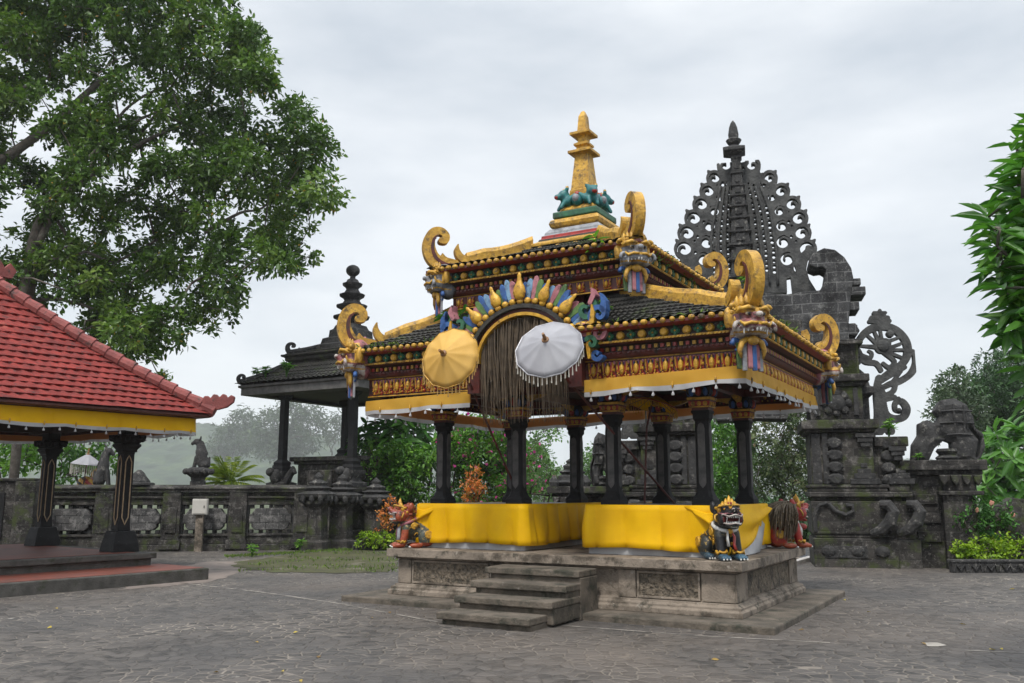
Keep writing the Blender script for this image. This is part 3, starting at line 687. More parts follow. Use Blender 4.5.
def side_leaf(sx):
    m = MB(); X0 = AC+sx*1.02
    C = lambda pts: [(X0+sx*p[0], p[1], p[2]) for p in smooth_path(pts, 4)]
    parts = [(spiral(.0,4.02,.03,.15,60,400,.022,.04), 0), (spiral(.2,3.93,.02,.13,180,560,.02,.038), 2), (spiral(-.01,3.76,.02,.1,0,330,.02,.032), 1), (spiral(.2,3.68,.02,.1,60,400,.02,.034), 1),
             (spiral(.1,3.55,.02,.085,180,500,.018,.032), 0), (spiral(.15,3.4,.015,.08,0,330,.018,.03), 2), ([(.26,4.0,.05),(.27,4.1,.035),(.22,4.22,.005)], 2), ([(.08,4.1,.03),(.13,4.2,.035),(.1,4.3,.005)], 1),
             ([(.11,4.06,.01),(.12,3.95,.03),(.1,3.8,.035),(.06,3.68,.03),(.05,3.5,.03),(.06,3.36,.02)], 3), ([(.2,3.82,.01),(.24,3.78,.03),(.31,3.8,.01)], 3), ([(-.1,3.66,.01),(-.04,3.62,.035),(.02,3.6,.02)], 2)]
    for q, (pts, mi) in enumerate(parts):
        pp = [(X0+sx*p[0], p[1], p[2]) for p in pts]
        x = [p[0] for p in pp]; z = [p[1] for p in pp]
        sdf_plate(m, poly_sdf(pp), min(x)-.07, max(x)+.07, min(z)-.07, max(z)+.07, 24, -2.3-.012*(q%5), -2.2+.004*q, mi)
    return m.build('scroll_leaf', [GREEN, PINK, BLUE, GOLD], ag, bevel=.008)
side_leaf(1); side_leaf(-1)

# ------------------------------------------------------------------ cloths
def valance(name, path, label, zfun, group, mats=(YCLF, WCL, TAN, GOLD), h=.2, band=.05, sgn=1, loc=PO, rz=TH, par=None):
    pts = []
    for i in range(len(path)-1):
        a, b = Vector(path[i]), Vector(path[i+1]); L = (b-a).length; k = int(L/.035)
        nr = Vector(((b-a).y, -(b-a).x)).normalized()
        for j in range(k+(1 if i == len(path)-2 else 0)):
            edge = min(j, k-j)/k*L
            pts.append((a.lerp(b, j/k), nr, edge))
    rows = [0,.25,.5,.75,1.0]; vs = []; fs = []; mi = []
    s = 0
    R_ = len(rows)+2
    for q, (p, nr, e) in enumerate(pts):
        zb = zfun(p.x, p.y); ph = q*.035
        sag = .035*abs(math.sin(ph*2.9+1))+.012*noise.noise((ph*2,3,1))
        for t in rows+[1.0, 1.0]:
            pass
        zs_ = [zb+h-(h-band)*t for t in rows]+[zb+band*.5, zb]
        for k, z in enumerate(zs_):
            t = k/(R_-1)
            off = (.02*abs(math.sin(ph*7+noise.noise((ph*1.3,0,3))*3))+.06*noise.noise((ph*1.6+z*2,z*2.5,7))+.018*noise.noise((ph*6,z*7,7)))*(.2+.8*t)
            vs.append((p.x+nr.x*(off+.035), p.y+nr.y*(off+.035), z-sag*t*(.4+.6*t)))
    W_ = R_
    for q in range(len(pts)-1):
        for k in range(R_-1): fs.append((q*W_+k, (q+1)*W_+k, (q+1)*W_+k+1, q*W_+k+1)); mi.append(0 if k < len(rows)-1 else 1)
    m = MB(); m.v = vs; m.f = fs; m.m = mi
    o = m.build(name, list(mats[:2]), par, smooth=True, fix=False, loc=None if par else loc, rz=None if par else rz)
    m2 = MB(); m2.v = [(x-.0,y,z) for x,y,z in vs]
    vv = np.array(vs).reshape(len(pts), R_, 3); c = np.array([[p[1].x, p[1].y, 0] for p in pts])[:,None,:]
    vv = vv-c*.022; m2.v = [tuple(p) for p in vv.reshape(-1,3)]; m2.f = [f for f, k in zip(fs, mi) if k == 0]; m2.m = [0]*len(m2.f)
    m2.build('backlit_inner_sheet', mats[2], o, smooth=True, fix=False)  # added inner sheet; its tan stands in for light passing through the cloth
    m3 = MB(); acc = 0
    for q in range(3, len(pts), 8):
        x, y, z = vs[q*R_+R_-1]
        m3.lathe([(.004,.03),(.006,-.01),(.018,-.03),(.022,-.055),(.012,-.06)], 6, (x,y,z-.005), 0)
        if q % 16 == 3:
            z2 = vs[q*R_+R_-3][2]; n_ = pts[q][1]; m3.lathe([(.003,.05),(.014,.03),(.018,0),(.006,-.035)], 6, (x+n_.x*.012,y+n_.y*.012,z2), 1)
    m3.build('tassel_fringe', [WCL, mats[3]], o)
    return tag(o, label, 'cloth', group)
vz = lambda x, y: 2.868+.024*x
valance('eave_cloth', [(G1+.03,-B1-.01),(A1+.02,-B1-.01),(A1+.02,B1+.01),(.02,B1+.01)], 'yellow tasselled cloth hung under the right half of the painted pavilion eaves', vz, 'eave cloths of the painted pavilion')
valance('eave_cloth', [(-.02,B1+.01),(-A1-.02,B1+.01),(-A1-.02,-B1-.01),(G0-.03,-B1-.01)], 'yellow tasselled cloth hung under the left half of the pavilion eaves, below the yellow parasol', vz, 'eave cloths of the painted pavilion')

def skirt(path, zt, zb, mats, label, seed, group):
    pts = []
    for i in range(len(path)-1):
        a, b = Vector(path[i]), Vector(path[i+1]); L = (b-a).length; k = int(L/.03); nr = Vector(((b-a).y, -(b-a).x)).normalized()
        for j in range(k+(1 if i == len(path)-2 else 0)): pts.append((a.lerp(b, j/k), nr))
    def sheet(z0, z1, off, amp, mi, m):
        n = 8; vs = []; fs = []
        for q, (p, nr) in enumerate(pts):
            ph = q*.03+seed
            for k in range(n):
                t = k/(n-1); z = z0+(z1-z0)*t
                fold = amp*(.25+.75*t)*(.8*(abs(math.sin(ph*8.5+2.5*noise.noise((ph*.8,seed,0))+.4*z))**.6*1.3-.4)+1.1*noise.noise((ph*2.1,z*1.2,seed))+.35*noise.noise((ph*6,z*3,seed)))
                zz = z+(.03*noise.noise((ph*.9,5,seed))*t if mi == 0 else 0)
                vs.append((p.x+nr.x*(off+fold), p.y+nr.y*(off+fold), max(zz, .764)))
        for q in range(len(pts)-1):
            for k in range(n-1): fs.append((q*n+k,(q+1)*n+k,(q+1)*n+k+1,q*n+k+1))
        m.add(vs, fs, 0)
    m = MB(); sheet(zt, zb, .035, .085, 0, m); o = m.build('bench_skirt', mats[0], None, smooth=True, fix=False, loc=PO, rz=TH)
    sd = o.modifiers.new('s','SOLIDIFY'); sd.thickness = .006
    m = MB(); sheet(zb+.2, .764, .003, .012, 1, m); u = m.build('underskirt', mats[1], o, smooth=True, fix=False)
    return tag(o, label, 'cloth', group)
sk1 = skirt([(-2.46,1.3),(-2.46,-1.29),(-.6,-1.29),(-.6,1.3)], 1.437, .845, (YCL, WCL), 'bright yellow satin skirt around the left bench platform beside the orange lion', 1.3, 'yellow skirts of the benches')
sk2 = skirt([(.45,1.3),(.45,-1.29),(2.28,-1.29),(2.28,1.2)], 1.437, .845, (YCL, WCL), 'bright yellow satin skirt around the right bench platform behind the black lion', 4.1, 'yellow skirts of the benches')
# swag on the right end of the right bench
def swag(par):
    m = MB(); n = 30; k = 14; vs = []; fs = []; mi = []
    for i in range(n):
        s = i/(n-1); v = -1.33+2.4*s; zb = .80+.52*s**2.2
        for j in range(k):
            t = j/(k-1); z = 1.437+(zb-1.437)*t
            f = .05*math.sin(t*10-s*5)*t*(.4+s)+.10*t*(1-s)+.05*math.sin(t*3.1)
            vs.append((2.335+f, v, z))
    for i in range(n-1):
        for j in range(k-1): fs.append((i*k+j,(i+1)*k+j,(i+1)*k+j+1,i*k+j+1)); mi.append(0)
    m.add(vs, fs, 0)
    o0 = len(vs); vs2 = []; fs2 = []
    for i in range(n):
        s = i/(n-1); v = -1.33+2.4*s; zb = .80+.52*s**2.2; w = .09+.11*math.sin(math.pi*s)
        for j in range(3): t = j/2; vs2.append((2.33+.05*math.sin(10-s*5)*(.4+s)+.1*(1-s)+.004+.05*t, v+.02*t, max(.768, zb+.005-w*t)))
    for i in range(n-1):
        for j in range(2): fs2.append((i*3+j,(i+1)*3+j,(i+1)*3+j+1,i*3+j+1))
    m.add(vs2, fs2, 1)
    o = m.build('swag', [YCL, WCL], par, smooth=True, fix=False); sd = o.modifiers.new('s','SOLIDIFY'); sd.thickness = .006
    return o
swag(sk2)
def knot(par, u, v, sx):
    m = MB()
    for k in range(7):
        a = k/6
        m.tube([(u+sx*(-.03), v-.02, 1.42-.02*k), (u+sx*.0, v-.05-.01*k, 1.33-.028*k), (u+sx*.12, v-.055-.006*k, 1.31-.012*k+.02*a), (u+sx*.28, v-.035, 1.36-.004*k), (u+sx*(.46-.02*k), v-.02, 1.43)], [.012,.026,.03,.024,.008], 6)
    m.tube([(u,v-.05,1.3),(u+sx*.03,v-.06,1.2),(u+sx*.02,v-.05,1.02),(u+sx*.05,v-.045,.9)], [.03,.05,.06,.03], 8)
    return m.build('gathered_knot', YCL, par, smooth=True)
knot(sk1, -2.46, -1.31, 1); knot(sk2, 2.30, -1.31, -1)

# dried strands hanging in the arch
m = MB()
for k in range(430):
    u = AC+rng.uniform(-.68,.62); zt = AZ+.60*math.sqrt(max(0,1-((u-AC)/.70)**2))+.01; L = rng.uniform(.5,1.05)+(.45 if rng.random() < .35 else 0); L = min(L, zt-2.55)
    v = -2.12+rng.uniform(-.12,.2); dx = rng.uniform(-.06,.06)
    m.tube([(u,v,zt),(u+dx*.3,v-.01,zt-L*.35),(u+dx*.8,v,zt-L*.7),(u+dx+rng.uniform(-.03,.03),v+.01,zt-L)], [.007,.008,.007,.003], 3)
fr = m.build('strand_curtain', pm('dried_palm_fibre', (.2,.15,.1), (.09,.07,.05), 8, .9, .1, 40), None, fix=False, loc=PO, rz=TH)
tag(fr, 'dried grey brown palm fibre strands hanging inside the entrance arch', 'curtain')

# ceremonial parasols
def parasol(pos, axis, rad, mats, label, foot, group='ceremonial parasols', fr_len=.11):
    ax = Vector(axis).normalized(); rot = ax.to_track_quat('Z','Y').to_matrix().to_4x4()
    t = thing('parasol', label, 'parasol', pos, 0, group); t.rotation_euler = rot.to_euler()
    n = 12; rings = 7; sub = 6; N = n*sub; vs = []; fs = []
    for r_ in range(rings):
        q = .05+.95*r_/(rings-1)
        for k in range(N):
            a = 2*math.pi*k/N; w = abs(math.sin(a*n/2)); w2 = 1-w
            rr = rad*q*(1-.035*w*q); z = rad*(.36*(1-q)+.1*(1-q*q))-rad*.03*w*q*math.sin(math.pi*min(1,q*.9))+.008*noise.noise((math.cos(a)*3*q,math.sin(a)*3*q,rad*9))
            vs.append((rr*math.cos(a), rr*math.sin(a), z))
    for r_ in range(rings-1):
        for k in range(N): fs.append((r_*N+k, r_*N+(k+1)%N, (r_+1)*N+(k+1)%N, (r_+1)*N+k))
    fs.append(tuple(range(N)))
    m = MB(); m.add(vs, fs); c = m.build('canopy', mats[0], t, smooth=True); sd = c.modifiers.new('s','SOLIDIFY'); sd.thickness = .006
    m = MB(); dn = rot.to_3x3().inverted()@Vector((0,0,-1))
    for k in range(46):
        a = 2*math.pi*k/46; w = abs(math.sin(a*n/2)); p = Vector((rad*(1-.035*w)*math.cos(a), rad*(1-.035*w)*math.sin(a), -rad*.012*w)); L = fr_len*(.8+.4*rng.random())
        m.tube([p, p+dn*L*.6, p+dn*L], [.004,.007,.010], 4, 0)
    for k in range(N):
        pass
    m.tube([(rad*1.0*(1-.035*abs(math.sin(a*n/2)))*math.cos(a), rad*(1-.035*abs(math.sin(a*n/2)))*math.sin(a), -.004) for a in [2*math.pi*k/72 for k in range(73)]], .008, 5, 1)
    m.build('fringe', [mats[1], mats[2]], t)
    m = MB(); m.tube([(0,0,rad*.4),(0,0,rad*.52),(0,0,rad*.7)], [.022,.026,.018], 8); m.ball((0,0,rad*.43),(.05,.05,.02)); m.build('ferrule', WOODP, t)
    Mi = (Matrix.Translation(pos)@rot).inverted(); m = MB(); m.tube([(0,0,rad*.45),(0,0,-.1),(0,0,-.38),Mi@Vector(foot)], .017, 8); m.build('pole', RED, t)
    m = MB()
    for k in range(n):
        a = 2*math.pi*k/n; m.tube([(.03*math.cos(a),.03*math.sin(a),rad*.4),(rad*.97*math.cos(a),rad*.97*math.sin(a),-.012)], .006, 4)
    m.build('rib', WOODP, t)
    return t
bvec = lambda r, up, tow: Vector((r, -tow, up))     # right, up, towards the viewer
py_ = PW(-1.1,-2.62,3.58); 
parasol(at(450,358,11.95), bvec(-.42,.22,.9), .44, (UMBY, pm('old_gold_fringe',(.42,.27,.09),(.25,.15,.04),20,.8,.1), GOLDW), 'yellow cloth parasol with gold fringe tilted beside the entrance arch', PW(-.95,-.72,1.433))
parasol(at(549,349,11.15), bvec(-.28,.5,.85), .455, (UMBW, pm('white_fringe',(.5,.48,.42),(.3,.28,.24),20,.8,.1), pm('silver_trim',(.5,.5,.52),(.3,.3,.32),20,.4,.1,metal=.4)), 'white satin parasol with pale fringe tilted in front of the arch', PW(1.0,.7,1.433))
parasol(PW(.72,.55,2.98), (.25,.1,1), .42, (YCL, pm('gold_yellow_fringe',(.6,.36,.05),(.4,.22,.03),20,.8,.1), REDB), 'small yellow parasol half hidden under the pavilion ceiling behind the columns', PW(.6,.45,1.433))
# ------------------------------------------------------------------ guardian lion statues on the plinth corners
MOUTH = pm('mouth_dark_red', (.12,.012,.01), (.07,.008,.008), 10, .5, .1)
def lion(name, label, loc, rz, coat, paw, pattern, face, ribbon, raised=False, hair=None, sc_=1.0):
    t = thing(name, label, 'statue', loc, rz, 'guardian lion statues')
    t.scale = (sc_,)*3
    pr = [('c',(0,-.1,.36),(0,.2,.22),.15,.19), ('e',(0,-.14,.33),(.15,.13,.18)), ('e',(.17,.15,.17),(.085,.15,.15)), ('e',(-.17,.15,.17),(.085,.15,.15)),
          ('e',(.19,-.03,.04),(.06,.12,.045)), ('e',(-.19,-.03,.04),(.06,.12,.045)), ('c',(0,-.14,.42),(0,-.19,.55),.14,.13),
          ('e',(0,-.2,.575),(.165,.16,.135)), ('e',(0,-.36,.59),(.115,.13,.05),(-14,0,0)), ('e',(0,-.455,.645),(.055,.05,.042)), ('e',(0,-.32,.45),(.10,.15,.036),(16,0,0)),
          ('e',(.155,-.12,.67),(.035,.055,.08)), ('e',(-.155,-.12,.67),(.035,.055,.08)), ('e',(.07,-.31,.665),(.055,.06,.042)), ('e',(-.07,-.31,.665),(.055,.06,.042)),
          ('e',(.12,-.3,.52),(.05,.09,.09)), ('e',(-.12,-.3,.52),(.05,.09,.09)), ('c',(0,.36,.1),(0,.42,.4),.05,.035), ('e',(0,.40,.46),(.07,.06,.1))]
    for s in (-1,1):
        if raised and s == 1:
            pr += [('c',(.11,-.18,.34),(.14,-.38,.3),.07,.055), ('e',(.14,-.46,.31),(.065,.09,.055))]
        else:
            pr += [('c',(s*.1,-.18,.34),(s*.115,-.25,.06),.075,.058), ('e',(s*.115,-.31,.045),(.072,.105,.048))]
            for k in (-1,0,1): pr.append(('e',(s*.115+k*.045,-.39,.035),(.024,.04,.033)))
    def paint(c, n):
        if c.y < -.2 and c.z > .49 and c.z < .555 and abs(c.x) < .13 : return 4
        if c.z < .085 and (c.y < -.2 or abs(c.x) > .13): return 1
        if c.z > .44 and c.y < -.08: return 3
        if .3 > c.z > .1 and c.y < -.16: return 0
        return 2
    b = sculpt('lion_body', pr, [coat, paw, pattern, face, MOUTH], .014, paint, t, smooth_it=2)
    m = MB()
    for k in range(9):
        x = (k-4)*.021; f_ = abs(k-4) == 4
        m.lathe([(.009,.016),(.0095,0),(.003,-.045 if f_ else -.019)], 6, (x,-.462+abs(x)*.75,.557), 0)
        m.lathe([(.003,.04 if f_ else .015),(.009,0),(.009,-.012)], 6, (x,-.446+abs(x)*.7,.481), 0)
    m.build('teeth', WHITE, t)
    m = MB()
    m.tube([(.135*math.sin(a),-.36-.115*math.cos(a),.572+.012*math.cos(a*5)) for a in [k*.2-1.6 for k in range(17)]], .011, 6, 0)
    m.tube([(.12*math.sin(a),-.345-.115*math.cos(a),.468+.006*math.cos(a*5)) for a in [k*.2-1.6 for k in range(17)]], .010, 6, 0)
    for sd in (-1,1):
        m.tube([(sd*(.035+.02*math.cos(a)),-.49,.64+.02*math.sin(a)) for a in [k*.6 for k in range(8)]], .008, 5, 0)
        m.tube([(sd*(.15+.045*math.cos(a)),-.27+.02*math.sin(a),.53+.05*math.sin(a)) for a in [-1+k*.6 for k in range(9)]], .012, 6, 1)
    for sd in (-1,1):
        m.tube([(sd*.02,-.4,.70),(sd*.075,-.375,.705),(sd*.125,-.32,.69),(sd*.15,-.25,.66)], [.01,.016,.014,.008], 6, 1)
        m.tube([(sd*.03,-.47,.60),(sd*.08,-.43,.60),(sd*.12,-.37,.585),(sd*.15,-.3,.6)], [.008,.012,.012,.008], 6, 2)
        m.tube([(sd*(.155+.015*math.cos(a)),-.12+.03*math.cos(a),.67+.05*math.sin(a)) for a in [k*.6 for k in range(11)]], .01, 5, 2)
    m.build('lip_line', [MATS['aged_white_paint'], GOLDW, PINK], t, smooth=True)
    m = MB()
    for s in (-1,1): m.ball((s*.075,-.342,.655),(.034,.026,.024),0,10,7); m.ball((s*.078,-.363,.653),(.014,.009,.015),1,8,5)
    m.build('eye', [GOLD, BLACKP], t, smooth=True)
    m = MB()
    for k in range(7):
        a = (k-3)*.3; h = .15-.018*abs(k-3)
        m.lathe([(.03,-.02),(.042,.03),(.03,h*.6),(.004,h)], 7, (math.sin(a)*.15,-.2-.09*math.cos(a),.675-.02*abs(k-3)), 0)
    m.ball((0,-.3,.71),(.04,.03,.05),1,8,6); m.tube([(.15*math.sin(a),-.19-.13*math.cos(a),.66) for a in [k*.3-1.5 for k in range(11)]], .022, 6, 0)
    m.build('crown', [GOLD, REDB], t, smooth=True)
    m = MB()
    for k in range(46):
        a = rng.uniform(.9,5.38); h = rng.uniform(.46,.7); r_ = .15*math.sqrt(max(.15, 1-((h-.57)/.17)**2)); m.ball((math.sin(a)*r_,-.17-math.cos(a)*r_,h),(.026,.026,.026),k%3==0,6,4)
    for k in range(26):
        a = rng.uniform(-1.1,1.1); h = rng.uniform(.2,.38); m.ball((math.sin(a)*.135,-.13-math.cos(a)*.125,h),(.02,.016,.024),1,6,4)
    m.build('mane_curl', [face, GOLD], t, smooth=True)
    m = MB(); m.tube([(.155*math.sin(a),-.13-.14*math.cos(a),.43-.06*math.cos(a)) for a in [2*math.pi*k/20 for k in range(21)]], .026, 6, 0)
    m.tube([(.02,-.28,.37),(.05,-.31,.3),(.04,-.31,.2),(.06,-.32,.13)], [.03,.035,.04,.045], 6, 1, .35); m.tube([(-.03,-.28,.37),(-.05,-.31,.28),(-.04,-.31,.18)], [.03,.035,.045], 6, 0, .35)
    m.ball((0,-.3,.37),(.035,.03,.04),2)
    m.build('scarf', ribbon, t, smooth=True)
    m = MB()
    for s in (-1,1):
        for (y,z,r_) in ((-.06,.36,.06),(.17,.22,.07)):
            M = Matrix.Rotation(s*math.pi/2,4,'Y'); x = s*(.158 if y < 0 else .252)
            m.lathe([(r_,-.02),(r_,.012),(r_*.75,.02),(r_*.6,.012),(r_*.3,.024)], 12, (x,y,z), 0, M=M)
        for k in range(16):
            y = -.13+.36*rng.random(); z = .12+.36*rng.random()-max(0,y)*.4; x = s*(.155+.02*(y > 0))
            pp = [(x+s*.012*math.sin(q), y+.03*math.cos(q*1.1+k), z+.03*math.sin(q*1.3)) for q in [j*.55 for j in range(6)]]; m.tube(pp, .008, 5)
        m.tube([(s*(.115+.07*math.cos(a)),-.26+.055*math.sin(a)*1.1,.105+.02*math.cos(a*6)) for a in [2*math.pi*k/14 for k in range(15)]], .018, 5, 0)
    m.build('gilt_ornament', GOLD, t, smooth=True)
    m = MB()
    for s in (-1,1):
        for k in (-1,0,1):
            if not (raised and s == 1): m.ball((s*.115+k*.045,-.425,.022),(.012,.018,.014),0,6,4)
            m.ball((s*.19+k*.035,-.14,.02),(.012,.018,.014),0,6,4)
    m.build('claw', WHITE, t)
    if hair:
        m = MB()
        for k in range(620):
            a = rng.uniform(-2.5,2.5); r0 = rng.uniform(.02,.17); L = rng.uniform(.35,1.15)
            x, y = math.sin(a)*r0, -.12+math.cos(a)*r0*.9; z = .715-.35*r0
            o = Vector((math.sin(a), abs(math.cos(a))+.3, 0)).normalized(); q = rng.uniform(.7,1.25); w_ = rng.uniform(-.05,.05)
            m.tube([(x,y,z),(x+o.x*.10*q,y+o.y*.10*q,z-.01),(x+o.x*.2*q,y+o.y*.2*q,z-.14*L),(x+o.x*.25*q+w_,y+o.y*.27*q,z-.32*L),(x+o.x*.2*q+w_*1.6,y+o.y*.28*q,z-.5*L)], [.013,.014,.014,.011,.004], 4, k%2)
        m.build('mane', [hair, HAIR2], t, fix=False)
    return t
DPAT = pm('dark_gilded_fur', (.03,.035,.03), (.015,.016,.016), 14, .5, .3, 40, spots=[((.4,.26,.06),.62,22)])
GPAT = pm('grey_green_gilded_fur', (.07,.085,.065), (.03,.035,.03), 14, .55, .3, 40, spots=[((.45,.3,.08),.6,24)])
BPAW = pm('blue_claw_paint', (.03,.09,.14), (.02,.04,.06), 14, .45, .2, 40, spots=[((.3,.36,.4),.63,26)])
RPAT = pm('red_gilded_fur', (.4,.03,.018), (.2,.015,.01), 12, .5, .2, 40, spots=[((.5,.3,.06),.66,16)])
HAIR = pm('coarse_brown_mane', (.13,.095,.06), (.05,.036,.025), 16, .85, .1, 40)
HAIR2 = pm('pale_brown_mane', (.2,.16,.11), (.09,.07,.045), 16, .85, .1, 40)
lion('guardian_lion', 'black guardian lion statue with blue paws and white teeth at the plinth front corner', PW(2.36,-1.36,.76), TH+R(45)-R(4), BLACKP, BPAW, DPAT, BLACKP, [WHITE, REDB, GOLD], sc_=.98)
lion('guardian_lion', 'orange open mouthed lion statue with grey green coat beside the left bench skirt', PW(-2.5,-1.34,.76), TH-R(45), ORANGEP, ORANGEP, GPAT, ORANGEP, [PINK, GREYP, GOLD], sc_=.92)
lion('guardian_lion', 'red lion statue with shaggy brown mane and raised paw at the far right plinth corner', PW(2.46,1.42,.76), TH+R(135), REDB, ORANGEP, RPAT, REDB, [WHITE, GOLD, GOLD], raised=True, hair=HAIR, sc_=1.0)
# ------------------------------------------------------------------ the black stone gate behind (own frame: x along the gate, y away from the court)
GA = R(-15); GO = Vector((6.62, 19.73, 0)); gx = Vector((math.cos(GA), math.sin(GA), 0)); gy = Vector((-math.sin(GA), math.cos(GA), 0))
gate = thing('stone_gate', 'tall black stone gate with a pierced fan shaped crest rising behind the painted pavilion', 'gate', GO, GA)
def G(px, py, v):                        # measured photo coordinates on the gate plane v -> (u, z)
    r = at(px, py, 1.0)-Vector((0,0,EYE)); t = (gy.dot(GO+gy*v-Vector((0,0,EYE))))/gy.dot(r); p = Vector((0,0,EYE))+r*t-GO
    return p.dot(gx), p.z
UCG = -1.19
def half(sgn):
    def mir(m):
        if sgn < 0: m.v = [(2*UCG-x, y, z) for x, y, z in m.v]
        return m
    V1 = 1.7
    m = MB()
    m.b2((0,0,-.1),(1.72,V1,.62)); m.b2((.05,.05,.622),(1.66,V1-.05,.70)); m.b2((.0,.02,.702),(1.5,V1,1.42))
    m.b2((.06,.07,1.422),(1.58,V1-.05,1.5)); m.b2((-.02,-.03,1.502),(1.72,V1,1.62)); m.b2((.03,.03,1.622),(1.6,V1,1.70)); m.b2((.0,-.0,1.702),(1.64,V1,1.78))
    m.b2((.05,.06,1.782),(1.36,V1-.06,2.92)); m.b2((-.05,-.05,2.922),(1.42,V1,2.99)); m.b2((-.12,-.12,2.992),(1.5,V1+.1,3.2))
    m.b2((.1,.08,3.202),(1.22,V1-.1,3.95)); m.b2((.04,.03,3.952),(1.3,V1-.05,4.05)); m.b2((-.04,-.05,4.052),(1.38,V1,4.22))
    m.b2((.12,.12,4.222),(1.2,V1-.12,4.9)); m.b2((.0,.0,4.902),(1.3,V1,5.02))
    m.b2((.1,.12,.1),(1.18,V1-.12,5.0)); m.b2((1.1,.22,.1),(1.9,1.35,2.59))
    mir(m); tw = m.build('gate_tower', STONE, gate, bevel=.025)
    # stepped flank beside the tower
    m = MB()
    m.b2((1.722,.1,-.1),(2.2,1.5,.6)); m.b2((1.6,.12,.602),(2.1,1.45,1.42)); m.b2((1.66,.05,1.503),(2.1,1.5,1.62)); m.b2((1.64,.09,1.622),(2.05,1.48,1.78)); m.b2((1.45,.2,1.782),(1.98,1.4,2.6)); m.b2((1.40,.1,2.602),(2.1,1.5,2.82))
    mir(m); m.build('gate_flank', STONE, gate, bevel=.025)
    # carved detail
    m = MB()
    for k in range(4):
        z = 1.9+k*.26
        m.lathe([(.15,0),(.17,.06),(.12,.12)], 10, (.55,.06,z), 0, M=Matrix.Rotation(math.pi/2,4,'X')@Matrix.Diagonal((1.05,.8,1,1)))
        m.lathe([(.13,0),(.15,.06),(.1,.1)], 10, (1.66,.2,z-.02), 0, M=Matrix.Rotation(math.pi/2,4,'X')@Matrix.Diagonal((1.0,.85,1,1)))
    m.b2((.3,.0,1.79),(.42,.07,2.9)); m.b2((.08,.02,1.79),(.26,.07,2.9))
    for k, w_ in enumerate((.2,.16,.1)): m.b2((1.2-w_,-.04+.02*k,2.9-.1*(k+1)),(1.2+w_,.1,2.9-.1*k-.004))
    for k, w_ in enumerate((.18,.14,.08)): m.b2((1.86-w_,.03+.02*k,2.6-.1*(k+1)),(1.86+w_,.22,2.6-.1*k-.004))
    for k, (w_, h_) in enumerate(((.3,.12),(.22,.12),(.14,.1),(.07,.1))): m.b2((1.15-w_,-.02+.02*k,1.785+.12*k),(1.15+w_,.1,1.785+.12*k+h_-.004))
    for k, (w_, h_) in enumerate(((.26,.12),(.18,.12),(.1,.1))): m.b2((1.9-w_,.05+.02*k,1.785+.12*k),(1.9+w_,.22,1.785+.12*k+h_-.004))
    # arch relief and volutes of the lower body
    m.tube([(.06,.02,.74),(.06,-.01,1.1),(.16,-.02,1.32),(.34,-.02,1.38)], .05, 6); m.tube([(.36,-.01,1.36),(.5,-.02,1.2),(.7,-.02,1.12),(.86,-.02,1.2),(.85,-.02,1.32),(.72,-.02,1.33)], .05, 6)
    for u, v in ((1.5,.0),(2.05,.1)):
        m.tube([(u-.3,v+.02,.72),(u-.1,v-.06,.8),(u+.08,v-.12,.98),(u+.16,v-.14,1.2),(u+.06,v-.12,1.36),(u-.1,v-.08,1.36)], [.08,.12,.14,.13,.11,.08], 9)
    for u in (.3,.9,1.4): m.ball((u,-.01,.35),(.16,.06,.12),0,9,6)
    m.b2((.22,-.02,.2),(1.1,.04,.46)); m.b2((.2,.03,3.3),(.3,.09,3.9)); m.b2((1.02,.03,3.3),(1.12,.09,3.9))
    m.ball((.66,.06,3.58),(.2,.09,.2),0,12,8)
    for k in range(8): a = k*math.pi/4; m.ball((.66+.25*math.cos(a),.07,3.58+.22*math.sin(a)),(.09,.06,.09),0,8,5)
    mir(m); m.build('tower_carving', STONEP, tw, bevel=.01)
    # post with pyramid cap that carries the side scroll
    m = MB(); c = (1.22,1.0,0)
    m.sq([(.3,2.8),(.3,2.95),(.22,3.0),(.22,3.75),(.34,3.85),(.34,4.0),(.26,4.02),(.2,4.3),(.08,4.45)], c)
    m.sq([(.2,4.2),(.3,4.6),(.36,4.7),(.3,4.8),(.2,5.0),(.3,5.2),(.38,5.3),(.3,5.5)], (.95,1.0,0))
    mir(m); m.build('corner_post', STONEP, gate, bevel=.02)
    # wing wall with frieze and end pillar
    m = MB()
    m.b2((2.0,.35,-.1),(2.95,1.2,1.98)); m.b2((2.7,.12,-.1),(3.35,1.2,1.55)); m.b2((2.62,.02,1.552),(3.5,1.28,1.64)); m.b2((2.72,.12,1.642),(3.38,1.2,1.98))
    m.b2((1.96,.22,1.982),(3.55,1.3,2.08)); m.b2((1.9,.08,2.082),(3.62,1.36,2.3))
    for k in range(4):
        u = 2.74+k*.22; m.prism([(u-.09,1.975),(u+.09,1.975),(u+.07,1.85),(u,1.74),(u-.07,1.85)], .0, .14)
    for z in (.55,.95,1.35): m.b2((2.18,.3,z),(2.66,.36,z+.22))
    if sgn < 0: m.v = [(x, y, z*.76 if z > 0 else z) for x, y, z in m.v]
    mir(m); m.build('wing_wall', STONE, gate, bevel=.02)
    if sgn < 0:
        m = MB(); m.sq([(.34,1.75),(.42,1.85),(.3,1.9),(.3,2.0),(.22,2.04),(.28,2.1),(.18,2.15),(.2,2.25),(.12,2.3),(.14,2.36),(.03,2.45)], (3.1,.6,0))
        for x, y in ((2.72,.25),(3.48,.25)): m.lathe([(.12,1.75),(.14,1.85),(.05,2.0)], 8, (x,y,0))
        mir(m); m.build('pinnacle', STONEP, gate, bevel=.012)
    # curled stone beast on the wing wall
    def gp(pts): return [G(895+x/3.42, 380+y/3.42, .65) for x, y in pts]
